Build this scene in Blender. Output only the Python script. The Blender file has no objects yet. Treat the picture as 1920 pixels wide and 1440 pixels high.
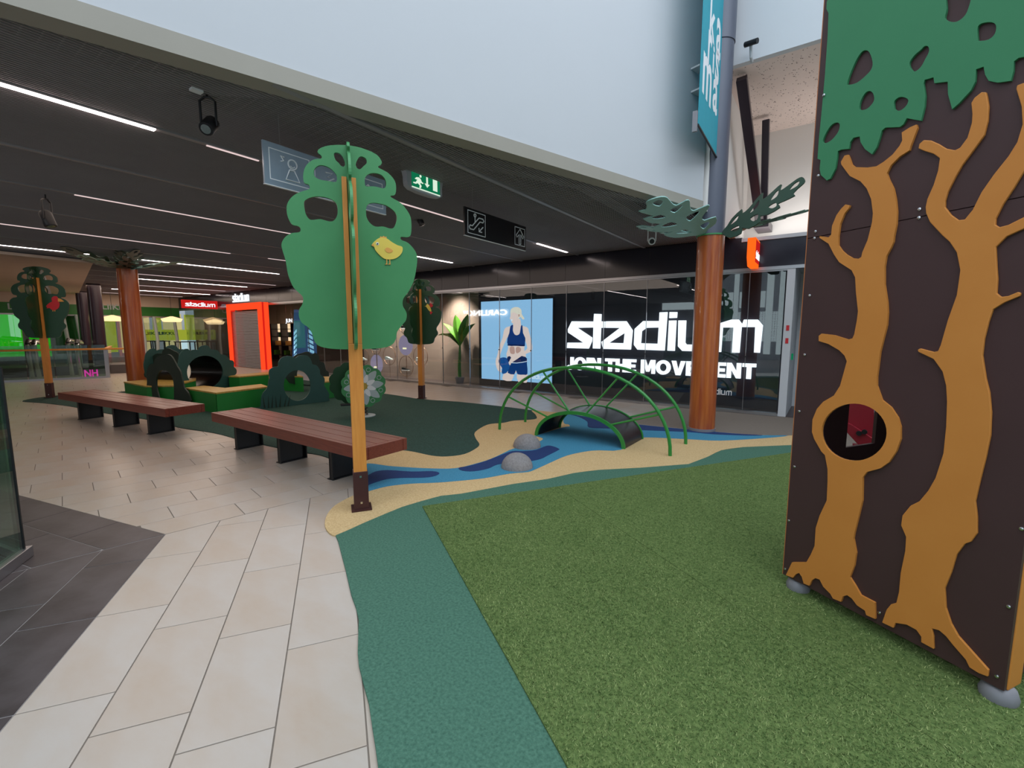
import bpy, bmesh, math, random
import numpy as np
from mathutils import Vector, Matrix
from mathutils.geometry import tessellate_polygon
random.seed(7)
rng = np.random.default_rng(3)
SC = bpy.context.scene
COL = SC.collection

# ------------------------------------------------------------------ camera
F = 848.0; HZ = 622.0; CX, CY = 960.0, 720.0; EYE = 1.48
TILT = math.atan((CY - HZ) / F)
YAW = math.radians(35.3)
cam_d = bpy.data.cameras.new('camera')
cam_d.sensor_width = 36.0; cam_d.lens = F / 1920.0 * 36.0
cam_d.clip_start = 0.05; cam_d.clip_end = 200
cam = bpy.data.objects.new('camera', cam_d); COL.objects.link(cam)
cam.location = (0, 0, EYE); cam.rotation_euler = (math.pi / 2 - TILT, 0, YAW)
SC.camera = cam

# ------------------------------------------------------------------ world, daylight, exposure
wd = bpy.data.worlds.new('world'); SC.world = wd; wd.use_nodes = True
bgn = wd.node_tree.nodes['Background']
bgn.inputs[0].default_value = (0.80, 0.90, 1.0, 1); bgn.inputs[1].default_value = 1.6
SC.view_settings.view_transform = 'Standard'
SC.view_settings.look = 'None'
SC.view_settings.exposure = 0.35
SC.view_settings.gamma = 1.0
SC.view_settings.use_curve_mapping = False

def area(name, loc, size, power, color, rot=(0, 0, 0)):
    d = bpy.data.lights.new(name, 'AREA'); d.shape = 'RECTANGLE'
    d.size, d.size_y = size; d.energy = power; d.color = color
    o = bpy.data.objects.new(name, d); COL.objects.link(o)
    o.location = loc; o.rotation_euler = rot
    return o
# daylight through the atrium rooflight
area('rooflight_daylight', (2.6, 1.0, 8.6), (6.5, 9), 260, (0.86, 0.93, 1.0))

# ------------------------------------------------------------------ projection helpers (pixel of the photo -> point on a real plane)
_c, _s = math.cos(TILT), math.sin(TILT)
_ax, _ay = math.cos(YAW), -math.sin(YAW)
def ray(x, y):
    u = (x - CX) / F; v = (CY - y) / F
    X, Y, Z = u, _c + v * _s, -_s + v * _c
    return (X * _ax + Y * _ay, -X * _ay + Y * _ax, Z)
def G(x, y, z=0.0):
    d = ray(x, y); t = (z - EYE) / d[2]
    return Vector((d[0] * t, d[1] * t, z))
def PLN(x, y, p, n):
    d = ray(x, y); t = (p[0] * n[0] + p[1] * n[1]) / (d[0] * n[0] + d[1] * n[1])
    return Vector((d[0] * t, d[1] * t, EYE + d[2] * t))
def PB(x, y, b): return PLN(x, y, (0, b), (0, 1))
def PA(x, y, a): return PLN(x, y, (a, 0), (1, 0))
def crop(pts, ox, oy, k): return [(ox + x / k, oy + y / k) for x, y in pts]

# ------------------------------------------------------------------ materials
def lin(c):
    r = []
    for v in c:
        v /= 255.0
        r.append(v / 12.92 if v <= 0.04045 else ((v + 0.055) / 1.055) ** 2.4)
    return tuple(r) + (1.0,)
def mat(name, rgb, rough=0.5, metal=0.0, var=0.0, scale=8.0, stretch=(1, 1, 1), bump=0.0, bscale=60.0,
        island=0.0, spec=0.5, rgb2=None, emit=0.0, coat=0.0, coord='Object', detail=6.0, objrand=False):
    m = bpy.data.materials.new(name); m.use_nodes = True
    nt = m.node_tree; b = nt.nodes['Principled BSDF']
    c = lin(rgb)
    b.inputs['Base Color'].default_value = c
    b.inputs['Roughness'].default_value = rough
    b.inputs['Metallic'].default_value = metal
    b.inputs['Specular IOR Level'].default_value = spec
    b.inputs['Coat Weight'].default_value = coat
    if emit:
        b.inputs['Emission Color'].default_value = c; b.inputs['Emission Strength'].default_value = emit
        b.inputs['Base Color'].default_value = (0.02, 0.02, 0.02, 1)
    L = nt.links.new
    src = None
    if var or bump or island:
        tc = nt.nodes.new('ShaderNodeTexCoord'); mp = nt.nodes.new('ShaderNodeMapping')
        mp.inputs['Scale'].default_value = stretch
        L(tc.outputs[coord], mp.inputs[0])
    if var or island:
        mix = nt.nodes.new('ShaderNodeMix'); mix.data_type = 'RGBA'
        c2 = lin(rgb2) if rgb2 else tuple(v * 0.6 for v in c[:3]) + (1,)
        mix.inputs[6].default_value = c; mix.inputs[7].default_value = c2
        no = nt.nodes.new('ShaderNodeTexNoise'); no.inputs['Scale'].default_value = scale
        no.inputs['Detail'].default_value = detail; no.inputs['Roughness'].default_value = 0.6
        L(mp.outputs[0], no.inputs[0])
        mr = nt.nodes.new('ShaderNodeMapRange'); mr.inputs[1].default_value = 0.35; mr.inputs[2].default_value = 0.7
        mr.inputs[4].default_value = var
        L(no.outputs[0], mr.inputs[0])
        fac = mr.outputs[0]
        if island:
            ge = nt.nodes.new('ShaderNodeNewGeometry'); oi = nt.nodes.new('ShaderNodeObjectInfo')
            ad = nt.nodes.new('ShaderNodeMath'); ad.operation = 'ADD'
            L(ge.outputs['Random Per Island'], ad.inputs[0]); L(oi.outputs['Random'], ad.inputs[1])
            fr = nt.nodes.new('ShaderNodeMath'); fr.operation = 'FRACT'; L(ad.outputs[0], fr.inputs[0])
            mu = nt.nodes.new('ShaderNodeMath'); mu.operation = 'MULTIPLY_ADD'
            mu.inputs[1].default_value = island; L(fr.outputs[0], mu.inputs[0]); L(fac, mu.inputs[2])
            mu.use_clamp = True
            fac = mu.outputs[0]
        L(fac, mix.inputs[0]); L(mix.outputs[2], b.inputs['Base Color'])
    if bump:
        n2 = nt.nodes.new('ShaderNodeTexNoise'); n2.inputs['Scale'].default_value = bscale; n2.inputs['Detail'].default_value = 3
        L(mp.outputs[0], n2.inputs[0])
        bp = nt.nodes.new('ShaderNodeBump'); bp.inputs['Strength'].default_value = bump; bp.inputs['Distance'].default_value = 0.01
        L(n2.outputs[0], bp.inputs['Height']); L(bp.outputs[0], b.inputs['Normal'])
    return m
def glow(name, rgb, strength):
    m = bpy.data.materials.new(name); m.use_nodes = True
    nt = m.node_tree; nt.nodes.clear()
    e = nt.nodes.new('ShaderNodeEmission'); o = nt.nodes.new('ShaderNodeOutputMaterial')
    e.inputs[0].default_value = lin(rgb); e.inputs[1].default_value = strength
    nt.links.new(e.outputs[0], o.inputs[0]); return m
def glass(name, tint=(235, 245, 242), refl=1.0, rough=0.0):
    m = bpy.data.materials.new(name); m.use_nodes = True
    nt = m.node_tree; nt.nodes.clear(); L = nt.links.new
    o = nt.nodes.new('ShaderNodeOutputMaterial'); mx = nt.nodes.new('ShaderNodeMixShader')
    t = nt.nodes.new('ShaderNodeBsdfTransparent'); t.inputs[0].default_value = lin(tint)
    gl = nt.nodes.new('ShaderNodeBsdfGlossy'); gl.inputs['Roughness'].default_value = rough
    fr = nt.nodes.new('ShaderNodeFresnel'); fr.inputs[0].default_value = 1.5
    mu = nt.nodes.new('ShaderNodeMath'); mu.operation = 'MULTIPLY'; mu.inputs[1].default_value = refl; mu.use_clamp = True
    # same reflectance seen from both faces of the thin pane
    ge = nt.nodes.new('ShaderNodeNewGeometry'); dt = nt.nodes.new('ShaderNodeVectorMath'); dt.operation = 'DOT_PRODUCT'
    L(ge.outputs['Incoming'], dt.inputs[0]); L(ge.outputs['Normal'], dt.inputs[1])
    ab = nt.nodes.new('ShaderNodeMath'); ab.operation = 'ABSOLUTE'; L(dt.outputs['Value'], ab.inputs[0])
    iv = nt.nodes.new('ShaderNodeMath'); iv.operation = 'SUBTRACT'; iv.inputs[0].default_value = 1.0; L(ab.outputs[0], iv.inputs[1])
    pw = nt.nodes.new('ShaderNodeMath'); pw.operation = 'POWER'; pw.inputs[1].default_value = 5.0; L(iv.outputs[0], pw.inputs[0])
    ma = nt.nodes.new('ShaderNodeMath'); ma.operation = 'MULTIPLY_ADD'; ma.inputs[1].default_value = 0.95; ma.inputs[2].default_value = 0.05
    L(pw.outputs[0], ma.inputs[0]); L(ma.outputs[0], mu.inputs[0])
    nt.nodes.remove(fr)
    L(mu.outputs[0], mx.inputs[0]); L(t.outputs[0], mx.inputs[1]); L(gl.outputs[0], mx.inputs[2]); L(mx.outputs[0], o.inputs[0])
    return m

M = {}
M['tile'] = mat('cream_stone_tile', (182, 175, 168), 0.28, var=0.8, scale=1.8, stretch=(1.0, 2.2, 1), island=0.35, rgb2=(174, 158, 143), spec=0.45, detail=8)
M['tile_dark'] = mat('dark_stone_tile', (84, 78, 80), 0.42, var=0.9, scale=2.2, island=0.3, rgb2=(48, 42, 43), spec=0.4, bump=0.05, bscale=25)
M['grout'] = mat('grout', (122, 112, 102), 0.9, var=0.3, scale=30)
M['white_wall'] = mat('white_plaster', (196, 199, 203), 0.85, var=0.12, scale=1.0, rgb2=(184, 187, 191), spec=0.2)
M['beige_trim'] = mat('beige_paint', (158, 153, 142), 0.7, var=0.1, scale=3)
M['cream_slab'] = mat('cream_ceiling_board', (214, 196, 180), 0.9, var=0.1, scale=2, spec=0.1)
M['mesh'] = mat('dark_steel_mesh', (160, 154, 155), 0.6, 0.2, var=0.2, scale=2)
M['track'] = mat('grey_ceiling_track', (158, 156, 158), 0.5, 0.2, var=0.2, scale=5)
M['void'] = mat('dark_ceiling_void', (34, 29, 29), 0.95, var=0.6, scale=1.2, spec=0.05)
M['duct'] = mat('dark_duct_metal', (84, 78, 78), 0.6, 0.0, var=0.3, scale=3)
M['duct2'] = mat('grey_duct_metal', (168, 170, 176), 0.5, 0.0, var=0.3, scale=3)
M['lifted_wall'] = mat('lightened_white_plaster', (232, 228, 224), 0.85, var=0.1, scale=1.0, rgb2=(220, 216, 212), spec=0.2)  # plaster copy made paler to stand in for light in the recess
M['fascia'] = mat('dark_fascia_panel', (40, 39, 49), 0.16, 0.0, var=0.2, scale=2, spec=0.5)
M['alu'] = mat('brushed_aluminium', (178, 178, 182), 0.28, 0.9, var=0.2, scale=12, stretch=(1, 1, 30))
M['chrome'] = mat('polished_steel', (208, 208, 210), 0.16, 1.0, var=0.05, scale=20)
M['black'] = mat('black_paint', (22, 21, 24), 0.45, var=0.3, scale=10)
M['blackrub'] = mat('black_rubber_sheet', (34, 33, 38), 0.33, var=0.4, scale=9, spec=0.5)
M['dkback'] = mat('navy_black_backdrop', (36, 37, 50), 0.6, var=0.2, scale=2)
M['brownback'] = mat('brown_window_backdrop', (140, 122, 112), 0.8, var=0.25, scale=3)
M['floorin'] = mat('shop_dark_floor', (70, 60, 60), 0.35, var=0.3, scale=6)
M['col_grey'] = mat('grey_column_paint', (86, 90, 104), 0.38, 0.1, var=0.12, scale=3)
M['col_dark'] = mat('dark_purple_column_paint', (48, 36, 46), 0.3, var=0.2, scale=3)
M['bench'] = mat('red_brown_hardwood', (126, 62, 48), 0.3, var=0.8, scale=7, stretch=(0.6, 9, 9), rgb2=(92, 40, 32), bump=0.05, bscale=40, spec=0.4)
M['post'] = mat('orange_glazed_pine', (214, 144, 66), 0.42, var=0.55, scale=6, stretch=(8, 8, 0.6), rgb2=(190, 112, 44), spec=0.4)
M['boot'] = mat('brown_steel_shoe', (70, 38, 36), 0.5, 0.2, var=0.3, scale=12)
M['crown'] = mat('mid_green_board', (72, 142, 90), 0.42, var=0.2, scale=5, spec=0.35, rgb2=(52, 124, 74))
M['crown_dk'] = mat('dark_green_board', (24, 66, 36), 0.35, var=0.2, scale=5, rgb2=(18, 50, 30))
M['bush'] = mat('teal_green_board', (40, 80, 76), 0.5, var=0.3, scale=5, rgb2=(30, 62, 58))
M['bush_dk'] = mat('blackish_green_board', (26, 44, 34), 0.5, var=0.3, scale=5)
M['boxgreen'] = mat('green_box_board', (34, 128, 52), 0.42, var=0.25, scale=4, rgb2=(26, 104, 44))
M['boxtop'] = mat('yellow_plywood_top', (196, 164, 84), 0.4, var=0.7, scale=6, stretch=(1, 8, 1), rgb2=(150, 112, 50))
M['bridge'] = mat('green_powder_coat', (44, 134, 56), 0.3, var=0.15, scale=8)
M['tubeblk'] = mat('black_tunnel_plastic', (12, 11, 13), 0.3, var=0.2, scale=6)
M['bronze'] = mat('bronze_wire', (150, 116, 92), 0.35, 0.7, var=0.1, scale=10)
M['rock'] = mat('grey_rubber_boulder', (146, 142, 142), 0.85, var=0.7, scale=45, rgb2=(112, 108, 108), bump=0.4, bscale=160)
M['brown_panel'] = mat('dark_brown_board', (72, 50, 50), 0.44, var=0.3, scale=3, rgb2=(62, 42, 42), bump=0.03, bscale=300, spec=0.4)
M['oran'] = mat('orange_board', (208, 136, 64), 0.46, var=0.3, scale=4, rgb2=(192, 118, 48), spec=0.35)
M['canopy'] = mat('leaf_green_board', (62, 134, 92), 0.42, var=0.2, scale=3, rgb2=(52, 118, 80), spec=0.35)
M['ply'] = mat('plywood_edge', (196, 120, 66), 0.6, var=0.6, scale=8, stretch=(6, 6, 0.5), rgb2=(150, 84, 40))
M['red'] = mat('dark_red_board', (150, 28, 44), 0.4, var=0.2, scale=4)
M['teal_flag'] = mat('teal_banner_cloth', (36, 152, 170), 0.7, var=0.15, scale=3)
M['white_print'] = mat('white_print', (232, 234, 236), 0.6, var=0.05, scale=5)
M['leaf_teal_sheen'] = mat('teal_leaf_board_with_sheen', (150, 196, 190), 0.45, var=0.2, scale=5)  # pale tone is daylight sheen put into the leaf colour
M['leaf_dk'] = mat('dark_green_leaf_board', (40, 66, 50), 0.45, var=0.2, scale=5)
M['leaf_md'] = mat('sage_green_leaf_board', (78, 110, 90), 0.45, var=0.2, scale=5)
M['trunkwood'] = mat('orange_wood_laminate', (186, 104, 48), 0.28, var=1.0, scale=2.6, stretch=(7, 7, 0.45), rgb2=(150, 62, 26), spec=0.5, coat=0.3)
M['signbk'] = mat('black_sign_face', (20, 20, 24), 0.22, var=0.1, scale=4)
M['signgl'] = mat('sign_face_with_reflection', (138, 154, 168), 0.25, 0.0, var=0.3, scale=4)  # pale grey is the reflection on the sign put into its colour
M['grey'] = mat('grey_paint', (128, 128, 134), 0.5, var=0.15, scale=4)
M['hole'] = mat('pit_shade', (70, 52, 50), 0.9, var=0.2, scale=4)
M['perf'] = mat('perforated_ceiling', (226, 208, 200), 0.85, var=0.1, scale=3, spec=0.2)
M['chick_y'] = mat('yellow_print_board', (228, 200, 84), 0.5, var=0.1, scale=6)
M['chick_o'] = mat('orange_print', (226, 160, 74), 0.5, var=0.1, scale=6)
M['bird_r'] = mat('red_print_board', (196, 34, 44), 0.5, var=0.1, scale=6)
M['flower_w'] = mat('grey_white_petal_print', (176, 190, 192), 0.5, var=0.1, scale=6)
M['flower_c'] = mat('ochre_flower_centre', (190, 160, 70), 0.5, var=0.3, scale=20)
M['plantleaf'] = mat('banana_leaf', (92, 150, 44), 0.4, var=0.5, scale=6, rgb2=(40, 90, 28))
M['plantstem'] = mat('banana_stem', (70, 124, 50), 0.5, var=0.4, scale=6)
M['pot'] = mat('grey_pot', (92, 96, 106), 0.6, var=0.2, scale=8)
M['liikku_green'] = mat('green_shop_fascia', (30, 120, 40), 0.35, var=0.2, scale=0.8)
M['rubber_dg'] = mat('dark_green_rubber_granules', (50, 80, 72), 0.85, var=0.9, scale=50, rgb2=(30, 54, 48), bump=0.3, bscale=220, spec=0.2)
M['rubber_sand'] = mat('sand_rubber_granules', (210, 184, 138), 0.85, var=0.9, scale=70, rgb2=(182, 150, 104), bump=0.35, bscale=260, spec=0.2)
M['rubber_blue'] = mat('light_blue_rubber_granules', (72, 142, 172), 0.85, var=0.8, scale=70, rgb2=(46, 112, 148), bump=0.3, bscale=240, spec=0.2)
M['rubber_navy'] = mat('navy_rubber_granules', (38, 62, 112), 0.85, var=0.8, scale=110, rgb2=(28, 48, 92), bump=0.3, bscale=240, spec=0.2)
M['rubber_teal'] = mat('sea_green_rubber_granules', (80, 120, 102), 0.85, var=0.9, scale=75, rgb2=(52, 88, 74), bump=0.5, bscale=110, spec=0.2)
M['turf'] = mat('turf_backing', (110, 130, 76), 0.9, var=1.0, scale=70, rgb2=(66, 88, 46), bump=0.6, bscale=300, spec=0.1)
M['blade'] = mat('turf_blade', (160, 172, 112), 0.7, var=0.5, scale=3.0, island=0.8, rgb2=(76, 104, 54), spec=0.2)
M['glass'] = glass('clear_shop_glass', (232, 238, 240), 1.6)
M['glass_g'] = glass('greenish_barrier_glass', (206, 230, 220), 2.0)
M['led'] = glow('white_led_strip', (255, 236, 232), 9.0)
M['led_dim'] = glow('dim_led_strip', (236, 210, 208), 0.75)
M['sign_white'] = glow('lit_white_letters', (246, 250, 255), 1.7)
M['sign_white2'] = glow('lit_white_small_letters', (240, 246, 255), 1.0)
M['portal'] = glow('lit_red_orange_frame', (250, 66, 30), 1.05)
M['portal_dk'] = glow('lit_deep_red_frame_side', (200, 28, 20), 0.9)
M['orange_lit'] = glow('lit_orange_sign', (255, 98, 24), 1.0)
M['red_lit'] = glow('lit_red_sign', (190, 30, 28), 0.8)
M['exit_g'] = glow('lit_exit_green', (12, 104, 68), 0.9)
M['exit_w'] = glow('lit_exit_white', (206, 226, 206), 0.9)
M['warm'] = glow('warm_lamp_shade', (250, 206, 150), 1.3)
M['liikku_glow'] = glow('lit_green_shop_wall', (34, 176, 20), 0.85)
M['liikku_cream'] = glow('lit_cream_shop_wall', (196, 184, 128), 0.75)
M['liikku_lime'] = glow('lit_lime_shop_wall', (150, 160, 50), 0.75)
M['magenta'] = glow('magenta_neon', (240, 40, 160), 1.3)
M['screen'] = glow('pale_blue_screen', (176, 206, 214), 0.8)

# ------------------------------------------------------------------ object helpers
def wloc(o):
    v = Vector((0, 0, 0))
    while o is not None:
        v += Vector(o.location); o = o.parent
    return v
def tag(o, label=None, cat=None, group=None, kind=None):
    if label: o['label'] = label
    if cat: o['category'] = cat
    if group: o['group'] = group
    if kind: o['kind'] = kind
    return o
def thing(name, label, cat, loc, group=None):
    o = bpy.data.objects.new(name, None); COL.objects.link(o); o.location = loc
    o.empty_display_size = 0.1
    return tag(o, label, cat, group)
def link_mesh(name, me, m, parent=None, origin=None):
    o = bpy.data.objects.new(name, me); COL.objects.link(o)
    if m is not None and not me.materials: me.materials.append(m)
    base = wloc(parent) if parent else Vector((0, 0, 0))
    if origin is None: origin = base
    else: origin = Vector(origin)
    if origin.length > 0: me.transform(Matrix.Translation(-origin))
    o.parent = parent; o.location = origin - base
    return o
class MB:
    def __init__(s): s.v = []; s.f = []
    def add(s, vs, fs):
        n = len(s.v); s.v += [tuple(v) for v in vs]; s.f += [tuple(i + n for i in f) for f in fs]; return s
    def box(s, lo, hi):
        x0, y0, z0 = lo; x1, y1, z1 = hi
        return s.add([(x0, y0, z0), (x1, y0, z0), (x1, y1, z0), (x0, y1, z0), (x0, y0, z1), (x1, y0, z1), (x1, y1, z1), (x0, y1, z1)],
                     [(3, 2, 1, 0), (4, 5, 6, 7), (0, 1, 5, 4), (1, 2, 6, 5), (2, 3, 7, 6), (3, 0, 4, 7)])
    def obox(s, c, size, ang=0.0, U=None, V=None):
        c = Vector(c)
        if U is None:
            U = Vector((math.cos(ang), math.sin(ang), 0)); V = Vector((-math.sin(ang), math.cos(ang), 0))
        U = Vector(U).normalized(); V = Vector(V).normalized(); W = U.cross(V)
        a, b, d = [x / 2 for x in size]
        vs = [c + U * (i * a) + V * (j * b) + W * (k * d) for k in (-1, 1) for i, j in ((-1, -1), (1, -1), (1, 1), (-1, 1))]
        return s.add(vs, [(3, 2, 1, 0), (4, 5, 6, 7), (0, 1, 5, 4), (1, 2, 6, 5), (2, 3, 7, 6), (3, 0, 4, 7)])
    def tube(s, pts, r, n=10, cap=True):
        pts = [Vector(p) for p in pts]; N = len(pts)
        rr = r if isinstance(r, (list, tuple)) else [r] * N
        up = None; rings = []
        for i, p in enumerate(pts):
            t = (pts[min(i + 1, N - 1)] - pts[max(i - 1, 0)]).normalized()
            if up is None:
                up = t.orthogonal().normalized()
            up = (up - t * up.dot(t)).normalized(); w = t.cross(up)
            rings.append([p + (up * math.cos(2 * math.pi * k / n) + w * math.sin(2 * math.pi * k / n)) * rr[i] for k in range(n)])
        vs = [v for r_ in rings for v in r_]
        fs = [(i * n + k, i * n + (k + 1) % n, (i + 1) * n + (k + 1) % n, (i + 1) * n + k) for i in range(N - 1) for k in range(n)]
        if cap: fs += [tuple(range(n))[::-1], tuple(range((N - 1) * n, N * n))]
        return s.add(vs, fs)
    def lathe(s, prof, c, n=32):
        c = Vector(c); vs = []
        for r, z in prof:
            for k in range(n):
                a = 2 * math.pi * k / n; vs.append(c + Vector((r * math.cos(a), r * math.sin(a), z)))
        m = len(prof)
        fs = [(i * n + k, i * n + (k + 1) % n, (i + 1) * n + (k + 1) % n, (i + 1) * n + k) for i in range(m - 1) for k in range(n)]
        fs += [tuple(range(n))[::-1], tuple(range((m - 1) * n, m * n))]
        return s.add(vs, fs)
    def prism(s, loops, O, U, V, th):
        """flat board with holes: 2D loops in frame (O, U, V); thickness th behind the face"""
        O = Vector(O); U = Vector(U); V = Vector(V); N = U.cross(V).normalized()
        loops = [[Vector((p[0], p[1], 0)) for p in l] for l in loops]
        def sa(l): return sum(l[i].x * l[(i + 1) % len(l)].y - l[(i + 1) % len(l)].x * l[i].y for i in range(len(l)))
        loops = [l if (sa(l) > 0) == (k == 0) else l[::-1] for k, l in enumerate(loops)]
        tris = tessellate_polygon(loops)
        flat = [p for l in loops for p in l]; n = len(flat)
        vs = [O + U * p.x + V * p.y for p in flat] + [O + U * p.x + V * p.y - N * th for p in flat]
        fs = []
        for t in tris:
            a, b, c = t
            ar = (flat[b] - flat[a]).cross(flat[c] - flat[a]).z
            if ar < 0: a, b, c = c, b, a
            fs.append((a, b, c)); fs.append((c + n, b + n, a + n))
        k = 0
        for l in loops:
            m = len(l)
            for i in range(m):
                a, b = k + i, k + (i + 1) % m
                fs.append((a, a + n, b + n, b))
            k += m
        return s.add(vs, fs)
    def build(s, name, m, parent=None, origin=None, smooth=False, bevel=0.0, seg=2):
        me = bpy.data.meshes.new(name); me.from_pydata([tuple(v) for v in s.v], [], s.f); me.update()
        if smooth:
            me.polygons.foreach_set('use_smooth', [True] * len(me.polygons))
            try: me.set_sharp_from_angle(angle=math.radians(40))
            except Exception: pass
        o = link_mesh(name, me, M[m] if isinstance(m, str) else m, parent, origin)
        if bevel:
            b = o.modifiers.new('bevel', 'BEVEL'); b.width = bevel; b.segments = seg; b.limit_method = 'ANGLE'; b.angle_limit = math.radians(40)
        return o
def sm(pts, n=3):
    """closed Catmull-Rom through the points"""
    out = []; N = len(pts)
    for i in range(N):
        p0, p1, p2, p3 = [pts[(i + k) % N] for k in (-1, 0, 1, 2)]
        for j in range(n):
            t = j / n
            out.append(tuple(0.5 * ((2 * p1[k]) + (-p0[k] + p2[k]) * t + (2 * p0[k] - 5 * p1[k] + 4 * p2[k] - p3[k]) * t * t + (-p0[k] + 3 * p1[k] - 3 * p2[k] + p3[k]) * t ** 3) for k in (0, 1)))
    return out
def ell(cx, cy, rx, ry, n=32, rot=0.0):
    return [(cx + rx * math.cos(a) * math.cos(rot) - ry * math.sin(a) * math.sin(rot), cy + rx * math.cos(a) * math.sin(rot) + ry * math.sin(a) * math.cos(rot)) for a in [2 * math.pi * k / n for k in range(n)]]
class Plane:
    """vertical plane through a ground point with horizontal direction U, facing the viewer"""
    def __init__(s, P, ang):
        s.P = Vector((P[0], P[1], 0)); s.U = Vector((math.cos(ang), math.sin(ang), 0)); s.V = Vector((0, 0, 1)); s.N = s.U.cross(s.V)
    def px(s, pts, off=0.0):
        out = []
        Q = s.P + s.N * off
        for x, y in pts:
            p = PLN(x, y, Q, s.N); out.append(((p - Q).dot(s.U), p.z))
        return out
    def at(s, off=0.0): return s.P + s.N * off
def board(name, plane, loops, th, m, parent, off=0.0, **k):
    return MB().prism(loops, plane.at(off), plane.U, plane.V, th).build(name, m, parent, **k)

def text_mesh(body, size=1.0, ext=0.01, bold=0.0, align='LEFT', spacing=1.0):
    c = bpy.data.curves.new('lettering', 'FONT'); c.body = body; c.size = size; c.extrude = ext; c.offset = bold
    c.align_x = align; c.space_character = spacing; c.resolution_u = 3
    o = bpy.data.objects.new('lettering', c); COL.objects.link(o)
    dg = bpy.context.evaluated_depsgraph_get(); dg.update()
    me = bpy.data.meshes.new_from_object(o.evaluated_get(dg))
    bpy.data.objects.remove(o); bpy.data.curves.remove(c)
    me.materials.clear()
    return me
def text_on(name, body, p0, U, V, w, h, m, parent, ext=0.004, bold=0.0, spacing=1.0):
    """lettering fitted into w x h at p0 (lower-left), running along U, up along V"""
    me = text_mesh(body, 1.0, 0.01, bold, spacing=spacing)
    co = np.empty(len(me.vertices) * 3); me.vertices.foreach_get('co', co); co = co.reshape(-1, 3)
    lo, hi = co.min(0), co.max(0)
    co = (co - lo) / (hi - lo + 1e-9)
    U = Vector(U); V = Vector(V); N = U.cross(V).normalized(); p0 = Vector(p0)
    new = np.array(p0)[None] + co[:, :1] * w * np.array(U)[None] + co[:, 1:2] * h * np.array(V)[None] + co[:, 2:] * ext * np.array(N)[None]
    me.vertices.foreach_set('co', new.ravel()); me.update()
    me.name = name
    return link_mesh(name, me, M[m], parent)

# polygon clipping by a half plane (keep n.p >= d)
def clip(poly, n, d):
    out = []
    for i in range(len(poly)):
        a, b = poly[i], poly[(i + 1) % len(poly)]
        da = a[0] * n[0] + a[1] * n[1] - d; db = b[0] * n[0] + b[1] * n[1] - d
        if da >= 0: out.append(a)
        if (da >= 0) != (db >= 0):
            t = da / (da - db); out.append((a[0] + (b[0] - a[0]) * t, a[1] + (b[1] - a[1]) * t))
    return out
def inpoly(p, poly):
    c = False; j = len(poly) - 1
    for i in range(len(poly)):
        if (poly[i][1] > p[1]) != (poly[j][1] > p[1]) and p[0] < (poly[j][0] - poly[i][0]) * (p[1] - poly[i][1]) / (poly[j][1] - poly[i][1]) + poly[i][0]: c = not c
        j = i
    return c
def gpoly(pts, z=0.0): return [tuple(G(x, y, z)[:2]) for x, y in pts]
def proj(p):
    X = p[0] * _ax - p[1] * _ay; X, Y = p[0] * _ax + p[1] * (-_ay), p[0] * _ay + p[1] * _ax
    Z = p[2] - EYE; f = Y * _c - Z * _s; up = Y * _s + Z * _c
    if f < 0.05: return None
    return (CX + F * X / f, CY - F * up / f)

ZC = 3.15      # mezzanine ceiling height
BW = 9.13      # plane of the shop front

# ================================================================== GROUND OUTLINES (playground)
OUT_DG = [(42, 753), (60, 748), (90, 744), (120, 741), (200, 738), (300, 725), (420, 712), (560, 712), (650, 728), (745, 742), (790, 749), (860, 754), (944, 763), (998, 770), (1032, 775), (1040, 800), (960, 860), (860, 880), (760, 890), (690, 880), (640, 868), (600, 854), (560, 848), (520, 840), (447, 824), (400, 812), (340, 803), (300, 793), (270, 786), (215, 778), (160, 768), (130, 762), (81, 756)]
SAND = [(690, 860), (720, 852), (740, 848), (754, 846), (777, 849), (810, 856), (838, 857.5), (871, 853), (893, 842), (899, 834), (892, 823), (890.5, 812), (907, 800.5), (921, 796), (944, 794), (963, 790), (989, 788.5), (1006, 786), (1004, 778), (998, 770),
        (1034, 773.5), (1068, 777), (1130, 787), (1191, 796), (1291, 806), (1370, 813), (1433, 817), (1477, 818), (1520, 816), (1560, 818), (1560, 834), (1486, 836), (1393, 840), (1352, 846), (1325, 859), (1291, 872), (1200, 879), (1123, 883), (1076, 889), (1028, 900), (960, 910), (865, 928), (827, 932), (790, 942), (754, 953), (720, 967), (685, 982), (650, 998), (629, 1006.5), (615, 999), (609, 985), (614, 966), (628, 950), (648, 938), (668, 926), (674, 900), (660, 876)]
BLUE = [(676, 880), (690.5, 871), (727, 875.5), (760, 878), (810, 880.5), (854, 880), (893, 871), (921, 862), (949, 849), (961, 843.6), (1004, 831.6), (1016, 827), (1017, 823), (1008, 820), (1006, 818), (1055, 803), (1068, 801), (1066, 797), (1059, 796), (1056, 790), (1060, 781), (1068, 777.5), (1130, 787.5), (1191, 796.5), (1291, 806.5), (1370, 813.5), (1433, 817.5), (1477, 818.5), (1433.6, 823), (1352, 827.7), (1298, 825.5), (1230, 822), (1200.5, 822), (1198, 825), (1164, 845), (1123.5, 846), (1099.6, 848), (1064, 855.6), (1032.5, 869), (1004, 882), (989, 887), (956, 890), (905.5, 899), (846, 905), (810, 907.5), (771, 909), (727, 914), (692, 923), (676, 928), (670, 905)]
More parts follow.
